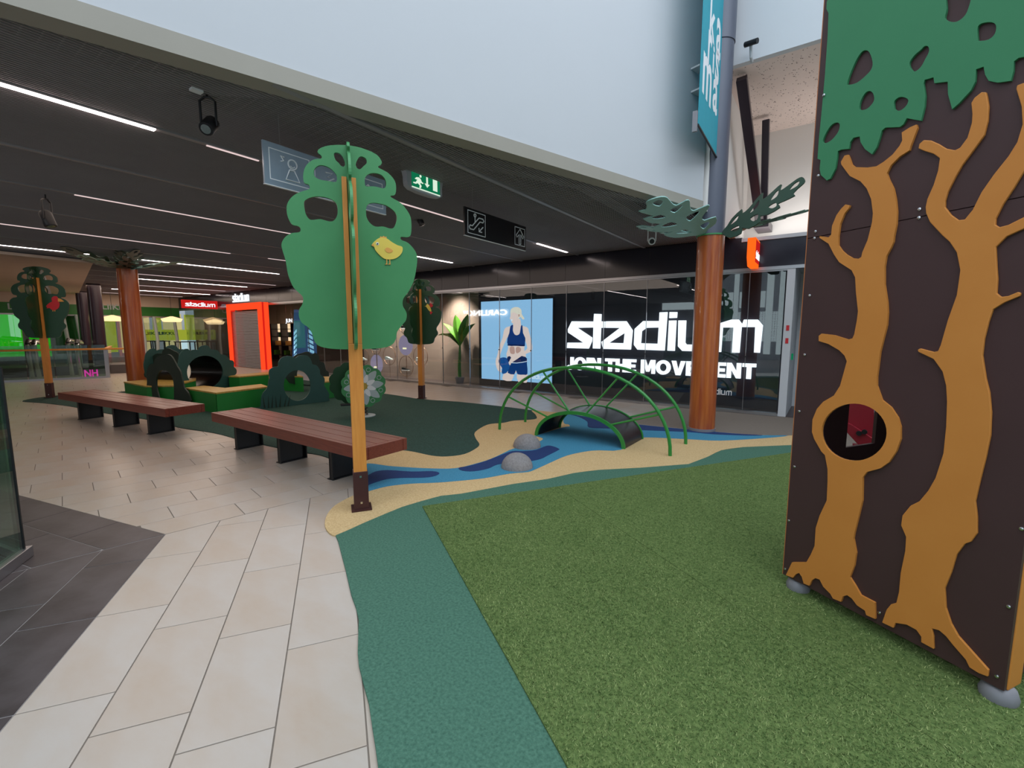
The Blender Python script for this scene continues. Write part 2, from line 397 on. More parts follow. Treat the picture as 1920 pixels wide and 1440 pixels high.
NAVY = [[(672, 898), (690, 893.6), (704, 886.7), (727, 884), (771, 886.7), (810, 886), (824, 889.4), (815.6, 895), (796, 898), (754, 898.6), (727, 900.6), (707, 906), (692, 911.7), (674, 922)],
        [(860, 879.6), (867, 885), (889, 886), (915, 881), (932, 873.6), (960, 869), (989, 867.6), (1013, 863), (1028, 855.6), (1047, 846), (1048, 843.6), (1037, 839), (1025, 838), (1004, 846), (980, 848), (960.6, 848), (939, 855.6), (908, 867.6), (879, 876)],
        [(1068, 778), (1130, 788), (1191, 797), (1291, 807), (1370, 814), (1430, 817.8), (1400, 818.5), (1338, 816), (1292, 812), (1200, 808), (1135, 805), (1104, 803), (1101, 792), (1085, 783)]]
TEALG = [(629.6, 1006.5), (650, 998), (685, 982), (720, 967), (754, 953), (790, 942), (827, 932), (865, 928), (960, 910), (1028, 900), (1076, 889), (1123, 883), (1200, 879), (1291, 872), (1325, 859), (1352, 846), (1393, 840), (1486, 836), (1560, 834)]
teal_left = [(720, 1560), (712, 1480), (709, 1440), (704.6, 1407), (698, 1365), (692, 1323), (681.7, 1286), (673, 1250), (671, 1227.5), (672, 1191), (673, 1166), (668, 1143), (659, 1118), (648, 1070), (640, 1039), (634, 1016)]

teal = gpoly(TEALG) + [(1.2, 6.9), (3.2, 5.8), (3.2, -1.2), (-0.4, -1.2), (-1.0, 0.4)] + gpoly(teal_left)
dgp = gpoly(OUT_DG); sandp = gpoly(SAND); bluep = gpoly(BLUE)

# ================================================================== FLOOR
fl = MB().box((-40, -12, -0.25), (12, 24, -0.004)).build('floor', 'grout'); tag(fl, kind='structure')
M['grout_lt'] = mat('pale_grout', (150, 144, 142), 0.9, var=0.2, scale=30)
A1 = math.radians(146.5); u1 = Vector((math.cos(A1), math.sin(A1))); v1 = Vector((math.sin(A1), -math.cos(A1)))
A2 = math.radians(80.0); r2 = Vector((math.cos(A2), math.sin(A2))); q2 = Vector((-math.sin(A2), math.cos(A2)))
O2 = Vector(G(310.4, 1001.6)[:2])
qd = O2.dot(q2)
edge = (Vector(G(30, 927)[:2]) - O2).normalized(); ed = edge; en = Vector((edge.y, -edge.x))
if en.dot(r2) < 0: en = -en
tiles = []
gap = 0.0028
def addtile(O, U, V, u0, u1_, v0, v1_, clips, dark):
    p = [O + U * (u0 + gap) + V * (v0 + gap), O + U * (u1_ - gap) + V * (v0 + gap), O + U * (u1_ - gap) + V * (v1_ - gap), O + U * (u0 + gap) + V * (v1_ - gap)]
    p = [(q.x, q.y) for q in p]
    for n, d in clips:
        p = clip(p, n, d)
        if len(p) < 3: return
    cx = sum(q[0] for q in p) / len(p); cy = sum(q[1] for q in p) / len(p)
    if cy > 9.0 + 0.2 or cy < -3 or cx > 3: return
    ar = abs(sum(p[i][0] * p[(i + 1) % len(p)][1] - p[(i + 1) % len(p)][0] * p[i][1] for i in range(len(p)))) / 2
    if ar < 0.0008: return
    if sum(p[i][0] * p[(i + 1) % len(p)][1] - p[(i + 1) % len(p)][0] * p[i][1] for i in range(len(p))) < 0: p = p[::-1]
    if all(inpoly(q, teal) or inpoly(q, sandp) or inpoly(q, dgp) or inpoly(q, bluep) for q in p): return
    tiles.append((p, dark, (cx, cy)))
W1, L1 = 0.3185, 0.65
off1 = {-2: -0.794, -1: -0.395, 0: -0.395, 1: 0.025, 2: -0.172, 3: -0.378, 4: -0.56}
for k in range(-9, 7):
    o = off1.get(k, 0.2 * k)
    for j in range(-8, 6):
        addtile(O2, u1, v1, o + L1 * j, o + L1 * (j + 1), k * W1, (k + 1) * W1, [(-q2, -qd + 0.0055)], k < 0)
W2, L2 = 0.3235, 0.637
for k in range(0, 75):
    o = 0.097 + 0.2125 * (k - 1)
    o -= math.floor(o / L2) * L2
    for j in range(-16, 16):
        addtile(O2, r2, q2, o + L2 * j, o + L2 * (j + 1), k * W2, (k + 1) * W2, [(q2, qd + 0.0055), (en, O2.dot(en) + 0.001)], False)
W3, L3 = 0.313, 0.655
for k in range(0, 9):
    o = 0.573 + 0.232 * k
    for j in range(-5, 9):
        addtile(O2, ed, -en, o + L3 * (j - 1), o + L3 * j, k * W3, (k + 1) * W3, [(q2, qd + 0.0055), (-en, -O2.dot(en) + 0.001)], True)
def seen(c):
    q = proj((c[0], c[1], 0)); return q is not None and -150 < q[0] < 2070 and -50 < q[1] < 1700
vis = sorted([t for t in tiles if seen(t[2])], key=lambda t: math.hypot(*t[2]))
near_t = vis[:290]; rest = vis[290:] + [t for t in tiles if not seen(t[2]) and math.hypot(*t[2]) < 9]
def tile_mb(mb, p):
    n = len(p)
    c = Vector((sum(q[0] for q in p) / n, sum(q[1] for q in p) / n))
    top = []
    for q in p:
        d = c - Vector(q); top.append(Vector(q) + d.normalized() * min(0.001, d.length * 0.5))
    vs = [(q[0], q[1], -0.004) for q in p] + [(q[0], q[1], -0.0008) for q in p] + [(q.x, q.y, 0.0) for q in top]
    fs = [(i, (i + 1) % n, n + (i + 1) % n, n + i) for i in range(n)] + [(n + i, n + (i + 1) % n, 2 * n + (i + 1) % n, 2 * n + i) for i in range(n)] + [tuple(range(2 * n, 3 * n))]
    mb.add(vs, fs)
for p, dark, c in near_t:
    mb = MB(); tile_mb(mb, p)
    o = mb.build('tile', 'tile_dark' if dark else 'tile', fl, origin=(c[0], c[1], 0))
    if dark: o['label'] = 'dark grey slate floor tile'
gp1 = [(-9, -9), (3, -9), (3, 9), (-9, 9)]
g1 = clip(clip(gp1, -q2, -qd), -v1, -O2.dot(v1)); g2_ = clip(clip(gp1, q2, qd), -en, -O2.dot(en))
MB().prism([g1], (0, 0, -0.0022), (1, 0, 0), (0, 1, 0), 0.0016).build('pale_grout', 'grout_lt', fl)
MB().prism([g2_], (0, 0, -0.0022), (1, 0, 0), (0, 1, 0), 0.0016).build('pale_grout', 'grout_lt', fl)
mb = MB()
for p, dark, c in rest:
    if not dark: tile_mb(mb, p)
tag(mb.build('distant_tiles', 'tile', fl), kind='stuff')
mb = MB()
for p, dark, c in rest:
    if dark: tile_mb(mb, p)
if mb.v: tag(mb.build('distant_dark_tiles', 'tile_dark', fl), kind='stuff')

# ================================================================== PLAYGROUND SURFACE
ps = thing('play_surface', 'poured rubber playground ground with dark green, sand, blue and sea green areas', 'play surface', (-2, 3.5, 0))
def ground_patch(name, poly, z1, m, label=None, n=3, z0=0.0, smooth=True):
    pts = sm(poly, n) if smooth else poly
    o = MB().prism([pts], (0, 0, z1), (1, 0, 0), (0, 1, 0), z1 - z0).build(name, m, ps)
    if label: o['label'] = label
    return o
ground_patch('meadow_patch', dgp, 0.008, 'rubber_dg', 'dark green rubber area under the bush boxes')
ground_patch('sand_patch', sandp, 0.011, 'rubber_sand', 'sand coloured rubber bank along the stream')
ground_patch('water_patch', bluep, 0.0135, 'rubber_blue', 'light blue rubber stream')
for nv in NAVY: ground_patch('deep_water_patch', gpoly(nv), 0.016, 'rubber_navy', 'navy blue rubber patch in the stream')
ground_patch('grass_border', teal, 0.0125, 'rubber_teal', 'sea green rubber border around the turf', smooth=False)

# turf mats
T0 = Vector(G(792, 953)[:2]); T1 = Vector(G(1060, 1440)[:2]); T2 = Vector(G(1319, 880)[:2])
du = (T1 - T0).normalized(); dv = Vector((-du.y, du.x));
if dv.dot(T2 - T0) < 0: dv = -dv
Lx = 4.6
w_a = 1.27
def turf_strip(x0, x1, label):
    P = [T0 + dv * x0, T0 + dv * x1, T0 + dv * x1 + du * Lx, T0 + dv * x0 + du * Lx]
    P = [(p.x, p.y) for p in P]
    P = clip(P, (-1, 0), -3.1)
    o = MB().prism([P], (0, 0, 0.020), (1, 0, 0), (0, 1, 0), 0.0075).build('turf_mat', 'turf')
    tag(o, label, 'artificial turf', None)
    return o, P
# second edge of the mat follows the photo: top border runs along dv
t1, P1 = turf_strip(0.0, w_a, 'wide green artificial turf mat beside the sea green rubber border')
t2, P2 = turf_strip(w_a + 0.004, 4.6, 'green artificial turf mat running under the play tower')
for o_, P_, nb in ((t1, P1, 95000), (t2, P2, 95000)):
    N = nb * 3
    xs = rng.uniform(-1, 1, N); lo = np.array(P_).min(0); hi = np.array(P_).max(0)
    pts = rng.uniform(0, 1, (N, 2)) * (hi - lo) + lo
    # inside convex polygon
    ok = np.ones(N, bool); n_ = len(P_)
    area_ = sum(P_[i][0] * P_[(i + 1) % n_][1] - P_[(i + 1) % n_][0] * P_[i][1] for i in range(n_))
    sg = 1 if area_ > 0 else -1
    for i in range(n_):
        a = P_[i]; b = P_[(i + 1) % n_]
        ok &= sg * ((b[0] - a[0]) * (pts[:, 1] - a[1]) - (b[1] - a[1]) * (pts[:, 0] - a[0])) > 0
    pts = pts[ok]
    d = np.hypot(pts[:, 0], pts[:, 1])
    fw = pts[:, 0] * (-math.sin(YAW)) + pts[:, 1] * math.cos(YAW)
    sd = np.abs(pts[:, 0] * math.cos(YAW) + pts[:, 1] * math.sin(YAW))
    keep = (fw > 0.9) & (sd < fw * 1.3) & (rng.uniform(0, 1, len(d)) < np.clip((2.4 / d) ** 2, 0, 1))
    pts = pts[keep][:nb]; n = len(pts)
    an = rng.uniform(0, 2 * math.pi, n); h = rng.uniform(0.006, 0.012, n); wv = rng.uniform(0.0013, 0.0026, n); le = rng.uniform(0.003, 0.013, n); a2 = rng.uniform(0, 2 * math.pi, n)
    V = np.zeros((n, 3, 3))
    V[:, 0, 0] = pts[:, 0] + np.cos(an) * wv; V[:, 0, 1] = pts[:, 1] + np.sin(an) * wv; V[:, 0, 2] = 0.0195
    V[:, 1, 0] = pts[:, 0] - np.cos(an) * wv; V[:, 1, 1] = pts[:, 1] - np.sin(an) * wv; V[:, 1, 2] = 0.0195
    V[:, 2, 0] = pts[:, 0] + np.cos(a2) * le; V[:, 2, 1] = pts[:, 1] + np.sin(a2) * le; V[:, 2, 2] = 0.0195 + h
    me = bpy.data.meshes.new('turf_blades'); me.vertices.add(n * 3); me.loops.add(n * 3); me.polygons.add(n)
    me.vertices.foreach_set('co', V.ravel()); me.loops.foreach_set('vertex_index', np.arange(n * 3, dtype=np.int32))
    me.polygons.foreach_set('loop_start', np.arange(0, n * 3, 3, dtype=np.int32)); me.update()
    tag(link_mesh('turf_blades', me, M['blade'], o_), kind='stuff')

# ================================================================== MEZZANINE CEILING
LEDA = [-4.69, -7.65, -10.61, -13.57, -16.53, -19.49, -22.45]
# bulkhead line
E0 = Vector((-3.52, 0.70)); E1 = Vector((-1.60, 6.80)); ed_ = (E1 - E0).normalized()
def edge_a(b): return E0.x + (b - E0.y) * (E1.x - E0.x) / (E1.y - E0.y)
cl = MB().prism([[(-34, -9), (edge_a(-9) - 0.2, -9), (edge_a(6.8) - 0.2, 6.8), (-1.7, 6.9), (-1.7, 9.3), (-34, 9.3)]], (0, 0, 4.4), (1, 0, 0), (0, 1, 0), 0.1).build('ceiling', 'void'); tag(cl, kind='structure')
strips = []
x = -1.73
bounds = [-1.73 - 1.48 * k for k in range(0, 22)]
for i in range(len(bounds) - 1):
    a1, a0 = bounds[i], bounds[i + 1]
    ftr = i < 6
    pitch = 0.034 if ftr else (0.05 if i < 9 else 0.12)
    # b range where the strip exists
    b0 = -8.9
    mb = MB(); b1 = BW - 0.02
    th = 0.0065 if ftr else 0.006 * (1 if i < 9 else 2.2)
    na = int((a1 - a0 - 0.04) / pitch)
    for k in range(na + 1):
        a = a0 + 0.06 + k * (a1 - a0 - 0.12) / na
        bs = b0
        if a > edge_a(b0): bs = E0.y + (a - E0.x) * (E1.y - E0.y) / (E1.x - E0.x) + 0.03
        if bs < b1 - 0.05: mb.box((a - th / 2, bs, ZC), (a + th / 2, b1, ZC + 0.010))
    pb_ = pitch * (2.4 if ftr else 3)
    nb_ = int((b1 - b0) / pb_)
    for k in range(nb_):
        b = b0 + k * pb_
        ae = min(a1 - 0.02, edge_a(b) - 0.03)
        if ae > a0 + 0.05: mb.box((a0 + 0.02, b - th / 2, ZC + 0.010), (ae, b + th / 2, ZC + 0.016))
    if mb.v: tag(mb.build('mesh_panel', 'mesh', cl), kind='stuff')
# tracks between the strips
for i, a in enumerate(bounds[1:20]):
    bs = -8.9 if a < edge_a(-8.9) else E0.y + (a - E0.x) * (E1.y - E0.y) / (E1.x - E0.x) + 0.05
    if bs > BW - 0.3: continue
    MB().box((a - 0.026, bs, ZC - 0.011), (a + 0.026, BW - 0.02, ZC + 0.03)).build('ceiling_track', 'track', cl)
# void clutter: ducts, cable trays, beams above the mesh
for b in (0.6, 2.9, 5.2, 7.4):
    MB().box((-33, b - 0.13, 3.75), (edge_a(b) - 0.3, b + 0.13, 4.05)).build('roof_beam', 'duct', cl)
for a, w_, z_, m_ in ((-2.9, 0.2, 3.42, 'duct2'), (-3.6, 0.12, 3.4, 'duct'), (-4.2, 0.25, 3.55, 'duct'), (-5.6, 0.4, 3.5, 'duct2'), (-6.7, 0.16, 3.42, 'duct'), (-8.6, 0.5, 3.5, 'duct'), (-10.0, 0.2, 3.45, 'duct2'), (-12.3, 0.5, 3.5, 'duct'), (-15.2, 0.3, 3.45, 'duct')):
    b0 = -8 if a < edge_a(-8) else E0.y + (a - E0.x) * (E1.y - E0.y) / (E1.x - E0.x) + 0.4
    MB().box((a - w_ / 2, b0, z_), (a + w_ / 2, BW - 0.1, z_ + w_ * 0.7)).build('ventilation_duct', m_, cl)
for (p0, p1) in (((-5.5, 0.2), (-3.3, 2.2)), ((-3.5, 3.4), (-1.9, 7.2)), ((-6.8, 3.0), (-4.4, 6.9)), ((-9.5, 1.0), (-7.0, 3.6))):
    a = Vector((p0[0], p0[1], 3.3)); b = Vector((p1[0], p1[1], 3.3)); c_ = (a + b) / 2
    MB().obox(c_, ((b - a).length, 0.14, 0.07), math.atan2(b.y - a.y, b.x - a.x)).build('cable_tray', 'duct2', cl)

# LED lines
def led(a, b0, b1, m='led', w=0.035, z=ZC):
    return (a, b0, b1, m, w)
segs = [(-4.69, -2.2, 1.52, 'led', 0.05), (-4.69, 4.08, 5.60, 'led_dim', 0.03), (-4.69, 1.9, 2.35, 'led_dim', 0.02), (-4.69, 7.45, 8.62, 'led', 0.045),
        (-7.65, -4.0, 0.75, 'led', 0.05), (-7.65, 1.6, 4.6, 'led_dim', 0.03), (-7.65, 7.14, 8.30, 'led', 0.05),
        (-10.61, 0.0, 4.6, 'led_dim', 0.045), (-13.2, 0.2, 2.9, 'led', 0.035), (-13.2, 3.4, 7.0, 'led', 0.03),
        (-10.61, 5.4, 8.0, 'led_dim', 0.045)]
lab = {0: 'long bright white ceiling light line at the upper left', 1: 'thin pale ceiling light line left of the escalator sign', 2: 'short dim ceiling light line left of the child sign', 3: 'short bright ceiling light line right of the escalator sign', 4: 'bright ceiling light line cut off at the left edge under the longest one', 5: 'long dim ceiling light line passing left of the big green crown', 6: 'bright short ceiling light line right of the big green crown, above the small tree', 7: 'dim ceiling light line above the left palm column', 8: 'white ceiling light line left of the left palm column', 9: 'white ceiling light line right of the left palm column', 10: 'dim ceiling light line above the red entrance frame'}
def led_line(a, b0, b1, m, w, label):
    t = thing('ceiling_light', label, 'ceiling light', (a, (b0 + b1) / 2, ZC - 0.02), 'ceiling light lines')
    MB().box((a - w / 2 - 0.006, b0 - 0.01, ZC - 0.012), (a + w / 2 + 0.006, b1 + 0.01, ZC + 0.03)).build('housing', 'track', t)
    MB().box((a - w / 2, b0, ZC - 0.020), (a + w / 2, b1, ZC - 0.0125)).build('diffuser', m, t)
for i, s in enumerate(segs): led_line(*s, lab[i])
far = [(-16.5, 4.6, 8.6, 'led_dim'), (-18.0, 5.0, 8.3, 'led'), (-20.5, 5.3, 8.6, 'led_dim'), (-23, 5.6, 9.0, 'led'), (-25.5, 5.9, 8.8, 'led_dim'), (-28.5, 6.3, 9.0, 'led')]
words = ['nearest', 'second nearest', 'third nearest', 'fourth nearest', 'fifth nearest', 'farthest']
for i, (a, b0, b1, m) in enumerate(far):
    led_line(a, b0, b1, m, 0.055, 'distant ceiling light line right of the left palm column, ' + words[i] + ' of six')

# cream ceiling board at far left
cp = gpoly([(-260, 455), (0, 476), (174, 494), (143, 560), (0, 552), (-160, 545)], 3.06)
o = MB().prism([cp], (0, 0, 3.12), (1, 0, 0), (0, 1, 0), 0.06).build('ceiling_board', 'cream_slab'); tag(o, kind='structure')

# ================================================================== ATRIUM WALLS
En = Vector((ed_.y, -ed_.x))   # faces the camera side
def ob_wall(p, q, z0, z1, th, m, name):
    p = Vector(p); q = Vector(q); d = (q - p).normalized(); n = Vector((-d.y, d.x))
    P = [p, q, q + n * th, p + n * th]
    return tag(MB().prism([[(v.x, v.y) for v in P]], (0, 0, z1), (1, 0, 0), (0, 1, 0), z1 - z0).build(name, m), kind='structure')
Em = E0 - ed_ * 12
ob_wall(Em, E1, ZC + 0.115, 8.6, 0.14, 'white_wall', 'wall_atrium')
ob_wall(Em - Vector(En) * -0.012, E1 + Vector(En) * 0.012, ZC - 0.01, ZC + 0.115, 0.17, 'beige_trim', 'trim_1')
# return beside the column and the shop wall above the fascia
tag(MB().box((-1.66, 6.9, ZC), (-1.56, 10.13, 8.6)).build('wall_return', 'lifted_wall'), kind='structure')
tag(MB().box((-1.56, 10.13, 3.12), (7.0, 10.3, 5.2)).build('wall_far', 'lifted_wall'), kind='structure')
# perforated soffit with flat dark dots coloured as shaded pits, and wall above it
zs = 5.2
sf = tag(MB().box((-1.56, 7.48, zs), (7.0, 10.3, zs + 0.08)).build('ceiling_soffit', 'perf'), kind='structure')
tag(MB().box((-1.56, 7.38, zs), (7.0, 7.48, 8.6)).build('wall_upper', 'white_wall'), kind='structure')
mb = MB(); rr = random.Random(2)
for i in range(1500):
    x = rr.uniform(-1.5, 1.6); y = rr.uniform(7.5, 10.1); s_ = rr.uniform(0.006, 0.013)
    mb.add([(x + s_ * math.cos(t), y + s_ * math.sin(t), zs - 0.0015) for t in (0, 4.19, 2.09)] , [(0, 2, 1), (0, 1, 2)][:1])
tag(mb.build('perforations', 'hole', sf), kind='stuff')
# closing walls behind and beside the viewer
wb = tag(MB().box((-34, -9.2, 0), (7.2, -9.0, 8.6)).build('wall_back', 'white_wall'), kind='structure')
wr = tag(MB().box((7.0, -9.0, 0), (7.2, 7.38, 8.6)).build('wall_right', 'white_wall'), kind='structure')
tag(MB().box((1.6, 7.38, 0), (1.7, BW + 2, 5.2)).build('wall_side', 'white_wall'), kind='structure')
tag(MB().box((-34.2, -9, 0), (-34, 14, 4.4)).build('wall_left', 'white_wall'), kind='structure')

# ================================================================== SHOP FRONT
fb = tag(MB().box((-30, BW, 2.60), (-1.45, BW + 0.12, 3.14)).build('trim_2', 'fascia'), kind='structure')
tag(MB().box((-1.45, BW, 2.60), (1.6, BW + 0.12, 3.06)).build('trim_3', 'fascia'), kind='structure')
tag(MB().box((-1.45, BW - 0.03, 3.06), (1.6, 10.13, 3.12)).build('trim_4', 'white_wall'), kind='structure')
tag(MB().box((-30, BW - 0.02, 2.545), (1.6, BW + 0.14, 2.60)).build('trim_5', 'alu'), kind='structure')
tag(MB().box((-34, BW + 0.005, 3.14), (-1.66, BW + 0.12, 4.45)).build('wall_void', 'void'), kind='structure')
# recessed joints of the fascia
mb = MB()
for k in range(0, 30):
    a = -1.2 - 0.95 * k
    mb.box((a - 0.003, BW - 0.0015, 2.60), (a + 0.003, BW, 3.14 if a < -1.45 else 3.06))
tag(mb.build('panel_joint', 'black', fb), kind='stuff')
tag(MB().box((-30, BW - 0.04, 0), (-0.72, BW + 0.10, 0.045)).build('trim_6', 'alu'), kind='structure')
# glazing
w1 = tag(MB().box((-30, BW + 0.02, 2.52), (-0.72, BW + 0.05, 2.548)).build('window_1', 'alu'), kind='structure')
muls = [-0.74, -1.29, -2.22, -3.14, -4.07, -4.98, -5.92, -6.87, -7.86, -8.84, -9.8, -10.75, -11.7, -12.65, -13.6, -14.55, -15.5, -16.45]
for i in range(len(muls) - 1):
    MB().box((muls[i + 1] + 0.003, BW + 0.030, 0.046), (muls[i] - 0.003, BW + 0.040, 2.52)).build('pane', 'glass', w1, origin=(muls[i], BW, 0))
m2 = [-20.4, -21.4, -22.4, -23.4, -24.4, -25.4, -26.4]
for i in range(len(m2) - 1):
    MB().box((m2[i + 1] + 0.003, BW + 0.030, 0.046), (m2[i] - 0.003, BW + 0.040, 2.52)).build('pane', 'glass', w1, origin=(m2[i], BW, 0))
for a in muls[1:-1]:
    MB().box((a - 0.004, BW + 0.022, 0.046), (a + 0.004, BW + 0.046, 2.52)).build('glazing_joint', 'alu', w1)
    MB().lathe([(0.018, 0), (0.018, 0.02)], (a, BW + 0.01, 1.02), 10).build('patch_fitting', 'black', w1)
# shop interior: display floor, backdrops
tag(MB().box((-30, BW + 0.16, -0.003), (-0.72, 15, 0.02)).build('floor_shop', 'floorin'), kind='structure')
tag(MB().box((-30, BW + 0.2, 3.0), (-0.72, 15, 3.1)).build('ceiling_shop', 'void'), kind='structure')
bd = MB().box((-7.95, 9.66, 0.02), (-0.74, 9.72, 2.98)).build('backdrop_panel', 'dkback'); tag(bd, 'dark navy shop window backdrop behind the lit letters', 'panel')
bd2 = MB().box((-13.3, 9.95, 0.02), (-8.0, 10.02, 2.98)).build('backdrop_panel', 'brownback'); tag(bd2, 'brown shop window backdrop behind the shoe rings', 'panel')

def El(cx, cy, rx, ry): return ell(cx, cy, rx, ry, 28)
GLY = {'I': (0.27, [[(0, 0), (0.27, 0), (0.27, 1), (0, 1)]]),
 'T': (0.77, [[(0, 1), (0, .77), (.25, .77), (.25, 0), (.52, 0), (.52, .77), (.77, .77), (.77, 1)]]),
 'H': (0.80, [[(0, 0), (.27, 0), (.27, .39), (.53, .39), (.53, 0), (.80, 0), (.80, 1), (.53, 1), (.53, .62), (.27, .62), (.27, 1), (0, 1)]]),
 'E': (0.66, [[(0, 0), (.66, 0), (.66, .22), (.27, .22), (.27, .39), (.60, .39), (.60, .61), (.27, .61), (.27, .78), (.66, .78), (.66, 1), (0, 1)]]),
 'N': (0.82, [[(0, 0), (.26, 0), (.26, .55), (.56, 0), (.82, 0), (.82, 1), (.56, 1), (.56, .45), (.26, 1), (0, 1)]]),
 'M': (1.0, [[(0, 0), (.24, 0), (.24, .60), (.40, .14), (.60, .14), (.76, .60), (.76, 0), (1, 0), (1, 1), (.68, 1), (.50, .48), (.32, 1), (0, 1)]]),
 'V': (0.90, [[(0, 1), (.29, 1), (.45, .35), (.61, 1), (.90, 1), (.60, 0), (.30, 0)]]),
 'J': (0.60, [[(.33, 1), (.60, 1), (.60, .32), (.55, .10), (.40, -.01), (.20, -.01), (.06, .08), (0, .24), (.20, .36), (.27, .25), (.33, .30)]]),
 'O': (1.0, [El(.5, .5, .5, .52), El(.5, .5, .24, .28)])}
def word(txt, p0, U, V, w, h, m, parent, ext=0.02):
    U = Vector(U); V = Vector(V); N = U.cross(V).normalized(); x = 0; items = []
    for ch_ in txt:
        if ch_ == ' ': x += 0.30; continue
        gw_, lo_ = GLY[ch_]; items.append((x, lo_)); x += gw_ + 0.055
    k_ = w / (x - 0.055)
    for x_, lo_ in items:
        MB().prism([[((x_ + p[0]) * k_, p[1] * h) for p in l] for l in lo_], Vector(p0) + N * ext, U, V, ext).build('letter', m, parent)
def logo_on(p0, U, V, w, h, m, parent, ext=0.01):
    ls = [[lp(l) for l in L_] for L_ in LET]; al = [p for L_ in ls for l in L_ for p in l]
    x0_, x1_, y0_, y1_ = min(p[0] for p in al), max(p[0] for p in al), min(p[1] for p in al), max(p[1] for p in al)
    U = Vector(U); V = Vector(V); N = U.cross(V).normalized(); mb_ = MB()
    for L_ in ls: mb_.prism([[((p[0] - x0_) / (x1_ - x0_) * w, (p[1] - y0_) / (y1_ - y0_) * h) for p in l] for l in L_], Vector(p0) + N * ext, U, V, ext)
    return mb_.build('lettering', m, parent)
# --- big lit logo
BL = 9.60
def lp(pts): return [(p.x, p.z) for p in [PB(1000 + x / 3.692, 480 + y / 3.692, BL) for x, y in pts]]
logo = thing('illuminated_sign', 'large lit white stadium lettering in the dark shop window', 'sign', (-3.1, BL, 1.0))
LET = [
 [[(265, 452), (412, 453), (412, 495), (300, 497), (402, 565), (400, 590), (378, 641), (232, 637), (235, 600), (345, 600), (240, 530), (238, 508)]],
 [[(420, 400), (466, 402), (464, 452), (490, 453), (488, 497), (463, 497), (457, 641), (411, 640), (415, 497), (416, 452)]],
 [[(500, 452), (640, 451), (683, 515), (670, 648), (482, 643), (470, 595), (598, 498), (498, 497)], [(520, 601), (632, 530), (624, 604)]],
 [[(760, 450), (870, 450), (873, 390), (925, 388), (905, 655), (720, 648), (695, 615), (700, 505)], [(747, 520), (780, 497), (867, 495), (860, 608), (740, 604)]],
 [[(942, 388), (993, 388), (990, 428), (940, 430)]], [[(938, 447), (987, 446), (975, 657), (927, 655)]],
 [[(1003, 446), (1055, 446), (1048, 600), (1058, 613), (1160, 615), (1168, 446), (1218, 446), (1205, 662), (1030, 657), (1000, 625)]],
 [[(1245, 665), (1258, 480), (1300, 462), (1370, 440), (1420, 440), (1445, 472), (1457, 440), (1553, 440), (1587, 480), (1567, 670), (1527, 668), (1535, 492), (1440, 492), (1425, 670), (1375, 668), (1385, 495), (1310, 495), (1297, 665)]]]
for L_ in LET:
    MB().prism([lp(l) for l in L_], (0, BL, 0), (1, 0, 0), (0, 0, 1), 0.059).build('letter', 'sign_white', logo)
t = thing('illuminated_sign', 'lit white JOIN THE MOVEMENT lettering below the large logo', 'sign', (-3.1, BL, 0.5))
word('JOIN THE MOVEMENT', (-5.2, 9.64, 0.585), (1, 0, 0), (0, 0, 1), 4.04, 0.295, 'sign_white', t, 0.04)
o = logo_on((-1.98, BW + 0.028, 0.30), (1, 0, 0), (0, 0, 1), 0.5, 0.115, 'white_print', None, 0.001); o.name = 'decal'; tag(o, 'small white stadium lettering low on the glass right of the orange column', 'lettering')

# --- lightbox poster
pb_y = 9.60
px0, px1, pz0, pz1 = -7.82, -5.60, 0.205, 2.28
po = thing('lightbox_poster', 'tall light blue lit poster of a woman in navy sportswear holding a ball', 'poster', (-6.7, pb_y, 0.2))
M['po_bg'] = glow('poster_light_blue', (158, 206, 244), 0.92)
M['po_skin'] = glow('poster_skin', (240, 214, 204), 0.95)
M['po_skin2'] = glow('poster_shaded_skin', (200, 158, 146), 0.95)
M['po_hair'] = glow('poster_blond_hair', (236, 226, 206), 0.95)
M['po_navy'] = glow('poster_navy', (22, 62, 128), 0.8)
M['po_navy2'] = glow('poster_dark_navy', (18, 40, 90), 0.8)
M['po_ball'] = glow('poster_blue_ball', (30, 88, 160), 0.8)
M['po_w'] = glow('poster_white', (228, 240, 250), 1.0)
MB().box((px0 - 0.03, pb_y + 0.012, pz0 - 0.03), (px1 + 0.03, pb_y + 0.06, pz1 + 0.03)).build('frame', 'dkback', po)
MB().box((px0, pb_y, pz0), (px1, pb_y + 0.012, pz1)).build('print_background', 'po_bg', po)
def pp(pts, n=2): return sm([(p.x, p.z) for p in [PB(890 + x / 7.58, 540 + y / 7.58, pb_y) for x, y in pts]], n)
_lay = [0]
def pr(name, m, *loops, n=2):
    _lay[0] += 1; off = pb_y - 0.0008 * _lay[0]
    MB().prism([pp(l, n) for l in loops], (0, off, 0), (1, 0, 0), (0, 0, 1), 0.0006).build(name, m, po)
pr('leg_print', 'po_skin', [(400, 1304), (402, 1250), (440, 1190), (600, 1180), (560, 1230), (520, 1322)])
pr('leg_print', 'po_skin', [(620, 1332), (600, 1220), (740, 1200), (748, 1280), (740, 1345), (680, 1338)])
pr('body_print', 'po_skin', [(545, 520), (560, 450), (650, 440), (660, 530), (740, 555), (770, 610), (720, 700), (705, 900), (725, 990), (460, 990), (475, 860), (470, 700), (420, 620), (450, 560), (500, 545)])
pr('abdomen_print', 'po_skin2', [(498, 860), (515, 832), (560, 835), (568, 870), (572, 925), (545, 940), (508, 925)])
pr('abdomen_print', 'po_skin2', [(590, 845), (630, 835), (660, 865), (650, 900), (605, 930), (585, 900)])
pr('arm_print', 'po_skin', [(450, 560), (495, 600), (470, 690), (410, 820), (370, 930), (350, 1010), (345, 1060), (395, 1140), (370, 1150), (400, 1195), (380, 1200), (330, 1170), (305, 1100), (300, 1030), (325, 950), (350, 830), (400, 700), (415, 610)])
